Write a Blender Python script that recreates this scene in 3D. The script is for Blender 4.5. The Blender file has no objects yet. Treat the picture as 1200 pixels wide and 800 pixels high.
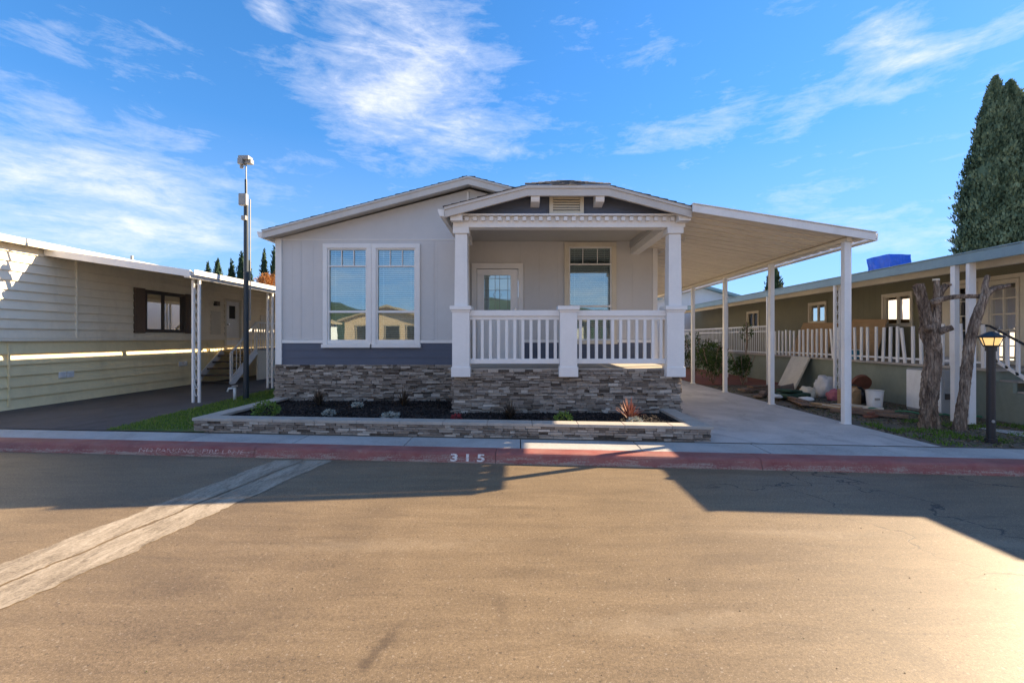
import bpy, math, random
from mathutils import Vector, Matrix, noise
random.seed(7)
R = math.radians
S = bpy.context.scene
COL = S.collection

# ------------------------------------------------------------------ mesh builder
class MB:
    def __init__(s): s.v=[]; s.f=[]; s.a=[]
    def face(s, pts, sh=.5):
        n=len(s.v); s.v += [Vector(p) for p in pts]; s.f.append(tuple(range(n,n+len(pts)))); s.a.append(sh)
    def hexa(s, p, sh=.5):          # 8 points: bottom 0-3, top 4-7
        n=len(s.v); s.v += [Vector(q) for q in p]
        for q in ((3,2,1,0),(4,5,6,7),(0,1,5,4),(1,2,6,5),(2,3,7,6),(3,0,4,7)):
            s.f.append(tuple(n+k for k in q)); s.a.append(sh)
    def box(s,x0,x1,y0,y1,z0,z1,sh=.5):
        x0,x1=min(x0,x1),max(x0,x1); y0,y1=min(y0,y1),max(y0,y1); z0,z1=min(z0,z1),max(z0,z1)
        s.hexa([(x0,y0,z0),(x1,y0,z0),(x1,y1,z0),(x0,y1,z0),(x0,y0,z1),(x1,y0,z1),(x1,y1,z1),(x0,y1,z1)],sh)
    def mbox(s,M,a0,a1,d0,d1,z0,z1,sh=.5):
        p=M(a0,d0,z0); q=M(a1,d1,z1); s.box(p[0],q[0],p[1],q[1],p[2],q[2],sh)
    def obox(s,c,size,rot=(0,0,0),sh=.5):
        m=Matrix.Translation(c) @ (Matrix.Rotation(rot[2],4,'Z')@Matrix.Rotation(rot[1],4,'Y')@Matrix.Rotation(rot[0],4,'X'))
        a,b,h=size[0]/2,size[1]/2,size[2]/2
        s.hexa([m@Vector(q) for q in ((-a,-b,-h),(a,-b,-h),(a,b,-h),(-a,b,-h),(-a,-b,h),(a,-b,h),(a,b,h),(-a,b,h))],sh)
    def bar(s,p,q,w,h,sh=.5,up=(0,0,1)):
        p,q=Vector(p),Vector(q); d=(q-p).normalized(); side=d.cross(Vector(up))
        if side.length<1e-4: side=Vector((1,0,0))
        side.normalize(); u=side.cross(d).normalized(); a=side*w/2; b=u*h/2
        s.hexa([p-a-b,p+a-b,q+a-b,q-a-b,p-a+b,p+a+b,q+a+b,q-a+b],sh)
    def prism(s,poly,axis,a0,a1,sh=.5):   # poly in the two other axes, in order
        def P(u,v,w):
            return {'x':(w,u,v),'y':(u,w,v),'z':(u,v,w)}[axis]
        n=len(s.v); k=len(poly)
        s.v += [Vector(P(u,v,a0)) for u,v in poly]+[Vector(P(u,v,a1)) for u,v in poly]
        s.f.append(tuple(range(n,n+k))); s.a.append(sh); s.f.append(tuple(range(n+2*k-1,n+k-1,-1))); s.a.append(sh)
        for i in range(k):
            j=(i+1)%k; s.f.append((n+j,n+i,n+k+i,n+k+j)); s.a.append(sh)
    def tube(s,path,rad,seg=10,fn=None,cap=True,sh=.5):
        path=[Vector(p) for p in path]; n0=len(s.v); k=len(path)
        if not hasattr(rad,'__len__'): rad=[rad]*k
        d0=(path[1]-path[0]).normalized(); ref=Vector((0,1,0)) if abs(d0.y)<.9 else Vector((1,0,0))
        for i,p in enumerate(path):
            d=(path[min(i+1,k-1)]-path[max(i-1,0)]).normalized()
            x=d.cross(ref).normalized(); y=d.cross(x).normalized()
            for j in range(seg):
                a=2*math.pi*j/seg; r=rad[i]*(fn(a,p) if fn else 1)
                s.v.append(p+(x*math.cos(a)+y*math.sin(a))*r)
        for i in range(k-1):
            for j in range(seg):
                a=n0+i*seg+j; b=n0+i*seg+(j+1)%seg
                s.f.append((a,b,b+seg,a+seg)); s.a.append(sh)
        if cap:
            s.f.append(tuple(n0+j for j in range(seg))); s.a.append(sh)
            s.f.append(tuple(n0+(k-1)*seg+j for j in reversed(range(seg)))); s.a.append(sh)
    def build(s,name,mat,parent=None,bevel=0,smooth=False):
        me=bpy.data.meshes.new(name)
        r=parent
        while r is not None and r.parent is not None: r=r.parent
        off=Vector(r.location) if r is not None else Vector((0,0,0))
        me.from_pydata([v-off for v in s.v],[],s.f)
        at=me.attributes.new('shade','FLOAT','FACE'); at.data.foreach_set('value',s.a)
        import bmesh
        bm=bmesh.new(); bm.from_mesh(me); bmesh.ops.recalc_face_normals(bm,faces=bm.faces) if len(bm.faces)<60000 else None
        bm.to_mesh(me); bm.free()
        if smooth:
            me.polygons.foreach_set('use_smooth',[True]*len(me.polygons))
        me.materials.append(mat); me.update()
        o=bpy.data.objects.new(name,me); COL.objects.link(o)
        if parent is not None: o.parent=parent
        if bevel:
            b=o.modifiers.new('bevel','BEVEL'); b.width=bevel; b.segments=2; b.limit_method='ANGLE'
        return o

def tag(o,label,cat,group=None,kind=None):
    if label: o['label']=label
    if cat: o['category']=cat
    if group: o['group']=group
    if kind: o['kind']=kind
    return o
def thing(name,label,cat,loc=(0,0,0),group=None):
    o=bpy.data.objects.new(name,None); COL.objects.link(o); o.location=loc; o.empty_display_size=.2
    return tag(o,label,cat,group)
def struct(o): o['kind']='structure'; return o

# ------------------------------------------------------------------ materials
def newmat(name):
    m=bpy.data.materials.new(name); m.use_nodes=True
    return m, m.node_tree, m.node_tree.nodes['Principled BSDF']
def lk(t,a,b): t.links.new(a,b)
def nz(t,vec,scale,detail=6,rough=.6,dist=0):
    n=t.nodes.new('ShaderNodeTexNoise'); n.inputs['Scale'].default_value=scale; n.inputs['Detail'].default_value=detail
    n.inputs['Roughness'].default_value=rough; n.inputs['Distortion'].default_value=dist
    if vec is not None: lk(t,vec,n.inputs['Vector'])
    return n.outputs['Fac']
def ramp(t,fac,stops):
    n=t.nodes.new('ShaderNodeValToRGB'); lk(t,fac,n.inputs['Fac']); e=n.color_ramp.elements
    while len(e)<len(stops): e.new(.5)
    for i,(p,c) in enumerate(stops):
        e[i].position=p; e[i].color=(c[0],c[1],c[2],1) if hasattr(c,'__len__') else (c,c,c,1)
    return n.outputs['Color']
def mixc(t,fac,a,b,mode='MIX'):
    n=t.nodes.new('ShaderNodeMix'); n.data_type='RGBA'; n.blend_type=mode
    for sock,v in ((n.inputs[0],fac),(n.inputs[6],a),(n.inputs[7],b)):
        if hasattr(v,'links') or hasattr(v,'is_linked'): lk(t,v,sock)
        elif hasattr(v,'__len__'): sock.default_value=(v[0],v[1],v[2],1)
        else: sock.default_value=v
    return n.outputs[2]
def math_(t,op,a,b=None,clamp=False):
    n=t.nodes.new('ShaderNodeMath'); n.operation=op; n.use_clamp=clamp
    for i,v in enumerate((a,b)):
        if v is None: continue
        if hasattr(v,'is_linked'): lk(t,v,n.inputs[i])
        else: n.inputs[i].default_value=v
    return n.outputs[0]
def coord(t,scale=(1,1,1),rot=(0,0,0)):
    g=t.nodes.new('ShaderNodeNewGeometry'); m=t.nodes.new('ShaderNodeMapping')
    m.inputs['Scale'].default_value=scale; m.inputs['Rotation'].default_value=rot
    lk(t,g.outputs['Position'],m.inputs['Vector']); return m.outputs[0]
def bump(t,b,h,strength,dist=.01):
    n=t.nodes.new('ShaderNodeBump'); n.inputs['Strength'].default_value=strength; n.inputs['Distance'].default_value=dist
    lk(t,h,n.inputs['Height']); lk(t,n.outputs[0],b.inputs['Normal']); return n

def paint(name,c,rough=.55,var=.12,scale=3.0,dirt=.0,bmp=.15,bscale=60,metal=0,stretch=(1,1,1),spec=.4,groove=None):
    m,t,b=newmat(name); P=coord(t,stretch)
    n1=nz(t,P,scale,5); n2=nz(t,P,scale*9,4)
    f=math_(t,'ADD',math_(t,'MULTIPLY',n1,.65),math_(t,'MULTIPLY',n2,.35))
    lo=[x*(1-var*1.4) for x in c]; hi=[min(1,x*(1+var)) for x in c]
    colr=ramp(t,f,[(.3,lo),(.7,hi)])
    if dirt:
        d=ramp(t,nz(t,coord(t,(1,1,.35)),2.2,8,.7,.6),[(.5,0),(.75,1)])
        colr=mixc(t,math_(t,'MULTIPLY',d,dirt),colr,[x*.55*k for x,k in zip(c,(1,.92,.82))])
    lk(t,colr,b.inputs['Base Color'])
    b.inputs['Roughness'].default_value=rough; b.inputs['Metallic'].default_value=metal; b.inputs['Specular IOR Level'].default_value=spec
    h=nz(t,P,bscale,4)
    if groove:      # (axis index, spacing, width)
        g=t.nodes.new('ShaderNodeSeparateXYZ'); lk(t,coord(t),g.inputs[0])
        fr=math_(t,'FRACT',math_(t,'DIVIDE',g.outputs[groove[0]],groove[1]))
        e=math_(t,'LESS_THAN',fr,groove[2])
        h=math_(t,'SUBTRACT',math_(t,'MULTIPLY',h,.08),e)
        colr2=mixc(t,math_(t,'MULTIPLY',e,.1),colr,[x*.5 for x in c]); lk(t,colr2,b.inputs['Base Color'])
        bump(t,b,h,.7,.008)
    elif bmp: bump(t,b,h,bmp,.004)
    return m

def shaded(name,stops,rough=.8,bmp=.4,bscale=40,var=.25,trans=0):
    m,t,b=newmat(name); a=t.nodes.new('ShaderNodeAttribute'); a.attribute_name='shade'
    P=coord(t); n=nz(t,P,bscale*.5,5)
    f=math_(t,'ADD',a.outputs['Fac'],math_(t,'MULTIPLY',math_(t,'SUBTRACT',n,.5),var),True)
    lk(t,ramp(t,f,stops),b.inputs['Base Color']); b.inputs['Roughness'].default_value=rough
    b.inputs['Specular IOR Level'].default_value=.25
    if bmp: bump(t,b,nz(t,P,bscale,8,.7),bmp,.01)
    if trans:
        o=t.nodes['Material Output']; tr=t.nodes.new('ShaderNodeBsdfTranslucent'); mx=t.nodes.new('ShaderNodeMixShader')
        lk(t,ramp(t,f,stops),tr.inputs[0]); mx.inputs[0].default_value=trans
        lk(t,b.outputs[0],mx.inputs[1]); lk(t,tr.outputs[0],mx.inputs[2]); lk(t,mx.outputs[0],o.inputs[0])
    return m

M={}
M['wall']=paint('grey_wall_paint',(.575,.563,.55),.6,.04,1.5,0,groove=(0,.41,.012))
M['wallplain']=paint('grey_wall_plain',(.575,.563,.55),.6,.04,1.5)
M['white']=paint('white_trim_paint',(.78,.765,.74),.5,.05,2)
M['navy']=paint('slate_blue_siding',(.085,.10,.14),.55,.1,2,stretch=(1,1,6))
M['fascia']=paint('fascia_paint',(.56,.53,.49),.5,.06,2,dirt=.2)
M['ceiling']=paint('porch_ceiling',(.5,.49,.47),.6,.04)
M['pan']=paint('carport_pan_bounce_tint',(.78,.70,.57),.42,.1,1.5,dirt=.25,stretch=(.3,2,1))  # off-white pans; warm light bounced off the ground is painted into this beige
M['metalwhite']=paint('white_painted_metal',(.76,.76,.75),.4,.06,3,dirt=.25)
M['lefttop']=paint('white_aluminium_siding',(.88,.80,.64),.45,.06,1.2,dirt=.3)
M['leftlow']=paint('yellow_skirting_siding',(.82,.70,.42),.5,.08,1.2,dirt=.3)
M['creamtrim']=paint('cream_trim',(.66,.60,.48),.5,.06,2,dirt=.2)
M['brown']=paint('brown_shutter_paint',(.16,.11,.08),.6,.12,3)
M['darkframe']=paint('dark_window_frame',(.07,.055,.045),.5,.1,3)
M['green']=paint('olive_green_panel',(.185,.175,.11),.6,.08,1.5,groove=(1,.2,.06))
M['greenbase']=paint('green_base_wall',(.22,.25,.20),.7,.12,1.5,dirt=.4)
M['blueroof']=paint('blue_grey_fascia_metal',(.20,.30,.34),.5,.08,2,dirt=.25)
M['tarp']=paint('blue_tarp',(.008,.10,.62),.35,.2,8,bmp=.6,bscale=12)
M['black']=paint('black_lamp_metal',(.02,.022,.026),.4,.15,5)
M['pole']=paint('dark_pole_paint',(.03,.045,.06),.4,.2,4,dirt=.3)
M['galv']=paint('galvanised_metal',(.30,.30,.29),.45,.1,6)
M['conc']=paint('concrete_cap',(.40,.365,.32),.85,.14,4,dirt=.35,bmp=.5,bscale=90)
M['dark']=paint('dark_interior',(.03,.027,.025),.8,.1)
M['blind']=paint('white_blind_slats',(.80,.79,.76),.5,.03)
M['curtain']=paint('pinkish_curtain_cloth',(.42,.27,.19),.8,.2,4,stretch=(8,8,.4))
M['doorwhite']=paint('white_door_paint',(.86,.85,.84),.45,.03)
M['brick']=paint('terracotta',(.20,.075,.045),.6,.2,8)
M['wood']=paint('bare_plywood',(.42,.27,.14),.7,.2,3,stretch=(1,1,8),bmp=.3)
M['oldwood']=paint('weathered_wood',(.20,.13,.09),.85,.3,6,stretch=(2,2,2),bmp=.5)
M['bucket']=paint('white_plastic',(.75,.75,.73),.35,.08,5,dirt=.3)
M['bagdark']=paint('black_plastic_bag',(.012,.012,.015),.3,.2,6,bmp=.8,bscale=9)
M['bagwhite']=paint('white_plastic_bag',(.5,.5,.5),.4,.15,6,bmp=.8,bscale=9)
M['pink']=paint('pink_cloth',(.40,.13,.17),.7,.3,6,bmp=.5,bscale=14)
M['greenpad']=paint('dark_green_canvas',(.03,.07,.045),.7,.2,6,bmp=.4)
M['hose']=paint('green_hose',(.05,.18,.09),.4,.1)
M['panelboard']=paint('cream_panel',(.62,.56,.44),.4,.12,2,dirt=.5)
M['farwhite']=paint('far_white_wall',(.68,.70,.74),.6,.04)
M['orange']=paint('orange_curtain',(.55,.17,.03),.7,.1)
M['tan']=paint('tan_stucco',(.50,.37,.25),.7,.1,1.2)
M['tanroof']=paint('tan_roof',(.34,.27,.19),.8,.15,2)
M['handle']=paint('brushed_nickel',(.5,.48,.45),.25,.05,5,metal=1)
M['stone']=shaded('ledge_stone',[(0,(.08,.063,.05)),(.3,(.20,.165,.135)),(.5,(.30,.255,.215)),(.75,(.42,.37,.315)),(1,(.58,.52,.45))],.9,.9,70,.5)
M['mortar']=paint('stone_joint_backing',(.05,.045,.04),.95,.2,10)  # dark backing slab that fills the gaps between stones
M['shingle']=shaded('asphalt_shingles',[(0,(.03,.03,.033)),(.5,(.075,.075,.08)),(1,(.14,.135,.13))],.9,.6,120,.4)
M['cypress']=shaded('cypress_foliage',[(0,(.04,.07,.038)),(.5,(.125,.18,.105)),(1,(.25,.32,.19))],.8,0,3,.2,.15)
M['cypdark']=shaded('distant_cypress_foliage',[(0,(.010,.026,.014)),(.5,(.025,.055,.028)),(1,(.05,.09,.045))],.8,0,3,.2,.1)
M['autumn']=shaded('autumn_foliage',[(0,(.20,.07,.02)),(.5,(.45,.19,.06)),(1,(.62,.34,.12))],.8,0,3,.2,.3)
M['leaf']=shaded('shrub_leaves',[(0,(.012,.03,.008)),(.5,(.045,.085,.02)),(1,(.12,.18,.04))],.5,0,20,.2,.25)
M['leafbright']=shaded('bright_shrub_leaves',[(0,(.06,.10,.02)),(.5,(.13,.22,.04)),(1,(.22,.33,.08))],.5,0,20,.2,.25)
M['redleaf']=shaded('bronze_blades',[(0,(.08,.03,.03)),(.5,(.22,.08,.06)),(1,(.45,.22,.15))],.45,0,20,.2,.15)
M['darkleaf']=shaded('dark_olive_blades',[(0,(.03,.022,.016)),(.5,(.075,.055,.04)),(1,(.16,.12,.08))],.5,0,20,.2,.1)
M['paleleaf']=shaded('pale_succulent_leaves',[(0,(.20,.22,.19)),(.5,(.36,.38,.34)),(1,(.55,.55,.50))],.6,0,20,.2,.1)
M['redflower']=shaded('red_leaves',[(0,(.12,.015,.02)),(.5,(.33,.04,.05)),(1,(.5,.09,.09))],.5,0,20,.2,.1)
M['grass']=shaded('grass_blades',[(0,(.06,.115,.012)),(.5,(.13,.22,.03)),(1,(.22,.32,.06))],.7,0,20,.2,.3)
M['mulchchip']=shaded('dark_mulch_chips',[(0,(.006,.005,.005)),(.6,(.022,.018,.017)),(1,(.06,.045,.04))],.9,.3,60,.3)
M['litter']=shaded('leaf_litter',[(0,(.05,.038,.025)),(.35,(.12,.09,.06)),(.6,(.24,.19,.13)),(.8,(.08,.10,.04)),(1,(.10,.14,.05))],.9,0,60,.3)
M['bark']=None

def bark():
    m,t,b=newmat('grey_brown_bark')
    P=coord(t,(1,1,.28)); n=nz(t,P,14,10,.75,1.5); n2=nz(t,P,3.5,6,.6,2)
    f=math_(t,'ADD',math_(t,'MULTIPLY',n,.6),math_(t,'MULTIPLY',n2,.4))
    v=t.nodes.new('ShaderNodeTexVoronoi'); v.feature='DISTANCE_TO_EDGE'; v.inputs['Scale'].default_value=1
    q=t.nodes.new('ShaderNodeVectorMath'); q.operation='ADD'; nn=t.nodes.new('ShaderNodeTexNoise'); nn.inputs['Scale'].default_value=3; nn.inputs['Detail'].default_value=6
    lk(t,P,nn.inputs['Vector']); sc=t.nodes.new('ShaderNodeVectorMath'); sc.operation='SCALE'; sc.inputs['Scale'].default_value=1.3; lk(t,nn.outputs['Color'],sc.inputs[0])
    mm=t.nodes.new('ShaderNodeMapping'); mm.inputs['Scale'].default_value=(30,30,14); lk(t,P,mm.inputs['Vector']); lk(t,mm.outputs[0],q.inputs[0]); lk(t,sc.outputs[0],q.inputs[1]); lk(t,q.outputs[0],v.inputs['Vector'])
    cr=ramp(t,math_(t,'ADD',v.outputs['Distance'],math_(t,'MULTIPLY',n,.35)),[(.12,.45),(.34,1)])
    c=ramp(t,f,[(.38,(.08,.052,.036)),(.50,(.29,.21,.15)),(.62,(.58,.46,.35))])
    lk(t,mixc(t,cr,(.045,.03,.024),c),b.inputs['Base Color'])
    b.inputs['Roughness'].default_value=.95; bump(t,b,math_(t,'ADD',f,math_(t,'MULTIPLY',cr,.5)),1,.05); return m
M['bark']=bark()

def road():
    m,t,b=newmat('worn_asphalt')
    P=coord(t)
    big=nz(t,P,.55,7,.6,.8); mid=nz(t,coord(t,(.35,2.2,1),(0,0,R(5))),3.2,12,.78,.4); fine=math_(t,'ADD',math_(t,'MULTIPLY',nz(t,P,60,7,.8),.5),math_(t,'MULTIPLY',nz(t,P,190,4,.75),.5)); grit=nz(t,P,420,2,.5)
    base=ramp(t,math_(t,'ADD',math_(t,'MULTIPLY',big,.4),math_(t,'MULTIPLY',mid,.6)),
              [(.34,(.115,.084,.050)),(.5,(.174,.127,.074)),(.66,(.235,.174,.103))])
    sp=ramp(t,fine,[(.36,.30),(.5,.95),(.64,1.75)]); base=mixc(t,1,base,sp,'MULTIPLY')
    # pale aggregate specks
    v=t.nodes.new('ShaderNodeTexVoronoi'); v.inputs['Scale'].default_value=110; lk(t,P,v.inputs['Vector'])
    wn=t.nodes.new('ShaderNodeTexWhiteNoise'); lk(t,v.outputs['Position'],wn.inputs['Vector'])
    pick=math_(t,'GREATER_THAN',wn.outputs['Value'],.80); near=math_(t,'LESS_THAN',v.outputs['Distance'],.33)
    base=mixc(t,math_(t,'MULTIPLY',math_(t,'MULTIPLY',pick,near),.5),base,(.33,.27,.21))
    v2=t.nodes.new('ShaderNodeTexVoronoi'); v2.inputs['Scale'].default_value=42; lk(t,P,v2.inputs['Vector'])
    wn2=t.nodes.new('ShaderNodeTexWhiteNoise'); lk(t,v2.outputs['Position'],wn2.inputs['Vector'])
    p2=math_(t,'MULTIPLY',math_(t,'GREATER_THAN',wn2.outputs['Value'],.90),math_(t,'LESS_THAN',v2.outputs['Distance'],.26)); base=mixc(t,math_(t,'MULTIPLY',p2,.5),base,(.34,.29,.22))
    p3=math_(t,'MULTIPLY',math_(t,'LESS_THAN',wn2.outputs['Value'],.07),math_(t,'LESS_THAN',v2.outputs['Distance'],.30)); base=mixc(t,math_(t,'MULTIPLY',p3,.6),base,(.05,.035,.022))
    # tyre-dragged streaks running across the lane near the viewer
    stn=ramp(t,nz(t,coord(t,(5,.5,1),(0,0,R(-8))),3.0,12,.8,.3),[(.56,0),(.66,1)]); base=mixc(t,math_(t,'MULTIPLY',stn,.28),base,(.075,.053,.032))
    # dark oil smears, stretched along the street
    oil=ramp(t,nz(t,coord(t,(.5,2.2,1),(0,0,R(-30))),1.7,9,.7,1.2),[(.60,0),(.74,1)])
    base=mixc(t,math_(t,'MULTIPLY',oil,.45),base,(.045,.034,.026))
    def stain(cx_,cy_,rx,ry,rot,c,amt,base):
        mp_=t.nodes.new('ShaderNodeMapping'); mp_.vector_type='TEXTURE'; mp_.inputs['Location'].default_value=(cx_,cy_,0); mp_.inputs['Rotation'].default_value=(0,0,R(rot)); mp_.inputs['Scale'].default_value=(rx,ry,1)
        lk(t,P,mp_.inputs['Vector']); ln_=t.nodes.new('ShaderNodeVectorMath'); ln_.operation='LENGTH'; lk(t,mp_.outputs[0],ln_.inputs[0])
        e_=math_(t,'ADD',ln_.outputs['Value'],math_(t,'MULTIPLY',math_(t,'SUBTRACT',nz(t,P,9,12,.82),.5),4.2))
        return mixc(t,math_(t,'MULTIPLY',ramp(t,e_,[(.25,1),(.9,0)]),amt*.7),base,c)
    D_=(.05,.035,.022); L_=(.30,.245,.17)
    for q_ in ((-.68,2.2,.06,.26,-18,D_,.8),(-.1,2.5,.05,.3,10,D_,.4),(-1.5,2.35,.5,.16,20,D_,.45),(-2.1,2.8,.45,.2,-10,D_,.35),(1.5,3.1,.9,.16,12,D_,.3),(2.6,2.7,.7,.22,-25,D_,.35),
               (.8,2.4,.7,.12,5,L_,.35),(-1.0,3.3,1.1,.14,3,L_,.3),(2.2,3.5,.8,.10,-4,L_,.35),(.1,2.9,.5,.08,-8,D_,.35),(3.6,3.3,.5,.15,-30,L_,.5),(-3.8,4.2,.9,.3,0,D_,.35),(1.9,2.1,.12,.5,25,D_,.35)):
        base=stain(*q_,base)
    # cracks, only in some zones
    vc=t.nodes.new('ShaderNodeTexVoronoi'); vc.feature='DISTANCE_TO_EDGE'; vc.inputs['Scale'].default_value=.55
    wv=t.nodes.new('ShaderNodeVectorMath'); wv.operation='ADD'
    ns=t.nodes.new('ShaderNodeTexNoise'); ns.inputs['Scale'].default_value=2.5; ns.inputs['Detail'].default_value=8; lk(t,P,ns.inputs['Vector'])
    sc=t.nodes.new('ShaderNodeVectorMath'); sc.operation='SCALE'; sc.inputs['Scale'].default_value=.7; lk(t,ns.outputs['Color'],sc.inputs[0])
    lk(t,P,wv.inputs[0]); lk(t,sc.outputs[0],wv.inputs[1]); lk(t,wv.outputs[0],vc.inputs['Vector'])
    g=t.nodes.new('ShaderNodeSeparateXYZ'); lk(t,P,g.inputs[0])
    zone=ramp(t,math_(t,'ADD',math_(t,'MULTIPLY',g.outputs[0],.12),nz(t,P,.5,3)),[(.72,0),(.86,1)])
    cr=math_(t,'MULTIPLY',math_(t,'LESS_THAN',vc.outputs['Distance'],.0045),zone)
    base=mixc(t,math_(t,'MULTIPLY',cr,.85),base,(.02,.015,.012))
    lk(t,base,b.inputs['Base Color'])
    lk(t,ramp(t,fine,[(.3,.62),(.7,.44)]),b.inputs['Roughness']); b.inputs['Specular IOR Level'].default_value=.48
    h=math_(t,'ADD',math_(t,'MULTIPLY',fine,.6),math_(t,'MULTIPLY',grit,.4))
    h=math_(t,'SUBTRACT',h,math_(t,'MULTIPLY',cr,2)); bump(t,b,h,.45,.004)
    return m
M['road']=road()

def concrete(name,c,joint=None,stain=.5,warm=0):
    m,t,b=newmat(name); P=coord(t)
    f=math_(t,'ADD',math_(t,'MULTIPLY',nz(t,P,1.2,8,.65,.5),.6),math_(t,'MULTIPLY',nz(t,P,45,5,.7),.4))
    base=ramp(t,f,[(.35,[x*.66 for x in c]),(.52,c),(.68,[x*1.22 for x in c])])
    st=ramp(t,nz(t,coord(t,(1,.45,1)),1.9,9,.7,1),[(.55,0),(.72,1)])
    base=mixc(t,math_(t,'MULTIPLY',st,stain),base,[x*.35 for x in c])
    lk(t,base,b.inputs['Base Color']); b.inputs['Roughness'].default_value=.8; b.inputs['Specular IOR Level'].default_value=.35
    bump(t,b,nz(t,P,120,6,.7),.4,.004); return m
M['sidewalk']=concrete('sidewalk_concrete',(.39,.385,.37),stain=.3)
M['drive']=concrete('driveway_concrete',(.46,.44,.42),stain=.6)
def valley():
    m,t,b=newmat('worn_valley_gutter'); P=coord(t); F=coord(t,(3.2,.8,1),(0,0,R(-10)))
    n=math_(t,'ADD',math_(t,'MULTIPLY',nz(t,F,2.5,10,.75,.6),.6),math_(t,'MULTIPLY',nz(t,P,50,6,.75),.4))
    c=ramp(t,n,[(.38,(.14,.11,.078)),(.48,(.27,.225,.165)),(.60,(.40,.345,.27))])
    k=ramp(t,nz(t,F,4.5,12,.8,1),[(.55,0),(.62,1)]); c=mixc(t,math_(t,'MULTIPLY',k,.75),c,(.12,.092,.062))
    lk(t,c,b.inputs['Base Color']); b.inputs['Roughness'].default_value=.75; bump(t,b,n,.7,.01); return m
M['valley']=valley()
M['blacktop']=concrete('dark_driveway_asphalt',(.075,.076,.080),stain=.7)
M['ground']=concrete('bare_earth',(.17,.14,.105),stain=.4)
M['soil']=concrete('dark_mulch_soil',(.018,.015,.014),stain=.4)
M['yard']=concrete('gravel_yard_earth',(.12,.10,.075),stain=.5)
M['redmulch']=concrete('red_bark_mulch',(.22,.075,.045),stain=.5)
M['lawnbase']=concrete('lawn_soil',(.07,.11,.025),stain=.3)
M['hill']=concrete('wooded_hillside',(.035,.055,.032),stain=.6)

def redcurb():
    m,t,b=newmat('worn_red_curb_paint'); P=coord(t)
    f=math_(t,'ADD',math_(t,'MULTIPLY',nz(t,coord(t,(.7,3,6)),4,9,.7,.6),.6),math_(t,'MULTIPLY',nz(t,P,60,6,.7),.4))
    red=ramp(t,nz(t,P,2.2,6),[(.3,(.17,.035,.035)),(.7,(.30,.07,.06))])
    g=t.nodes.new('ShaderNodeSeparateXYZ'); lk(t,P,g.inputs[0])
    # more bare concrete low on the kerb face
    w=math_(t,'ADD',f,math_(t,'MULTIPLY',math_(t,'SUBTRACT',.06,g.outputs[2]),1.2))
    dust=mixc(t,ramp(t,nz(t,P,3,8,.7),[(.35,.05),(.7,.45)]),red,(.36,.22,.18))
    lk(t,mixc(t,ramp(t,w,[(.51,0),(.60,.85)]),dust,(.34,.27,.22)),b.inputs['Base Color'])
    b.inputs['Roughness'].default_value=.7; bump(t,b,f,.6,.008); return m
M['redcurb']=redcurb()
def wornwhite():
    m,t,b=newmat('worn_white_lettering'); P=coord(t)
    lk(t,ramp(t,nz(t,P,45,6,.7),[(.35,(.40,.20,.18)),(.5,(.72,.68,.64))]),b.inputs['Base Color']); b.inputs['Roughness'].default_value=.7; return m
M['lettering']=wornwhite()
def fadedwhite():
    m,t,b=newmat('faded_white_lettering'); P=coord(t)
    lk(t,ramp(t,nz(t,P,60,6,.7),[(.42,(.27,.06,.05)),(.58,(.55,.42,.38))]),b.inputs['Base Color']); b.inputs['Roughness'].default_value=.7; return m
M['faded']=fadedwhite()

def glass(name,tint,refl,mx=.28):
    m,t,b=newmat(name); t.nodes.remove(b); o=t.nodes['Material Output']
    tr=t.nodes.new('ShaderNodeBsdfTransparent'); tr.inputs[0].default_value=(*tint,1)
    gl=t.nodes.new('ShaderNodeBsdfGlossy'); gl.inputs['Color'].default_value=(*refl,1); gl.inputs['Roughness'].default_value=.015
    fr=t.nodes.new('ShaderNodeFresnel'); fr.inputs[0].default_value=1.5
    mixs=t.nodes.new('ShaderNodeMixShader'); lk(t,math_(t,'ADD',fr.outputs[0],mx,True),mixs.inputs[0])
    bm=t.nodes.new('ShaderNodeBump'); bm.inputs['Strength'].default_value=.06; bm.inputs['Distance'].default_value=.01
    lk(t,nz(t,coord(t),1.6,2),bm.inputs['Height']); lk(t,bm.outputs[0],gl.inputs['Normal'])
    lk(t,tr.outputs[0],mixs.inputs[1]); lk(t,gl.outputs[0],mixs.inputs[2]); lk(t,mixs.outputs[0],o.inputs[0]); return m
M['glass']=glass('coated_window_glass',(.70,.82,.82),(.78,.95,.98),.30)
M['glassdark']=glass('plain_window_glass',(.55,.58,.55),(.75,.75,.75),.04)
def emit(name,c,s):
    m,t,b=newmat(name); b.inputs['Base Color'].default_value=(*c,1); b.inputs['Emission Color'].default_value=(*c,1); b.inputs['Emission Strength'].default_value=s; return m
M['lampglow']=emit('lit_lamp_glass',(1,.62,.22),.25)

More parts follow.
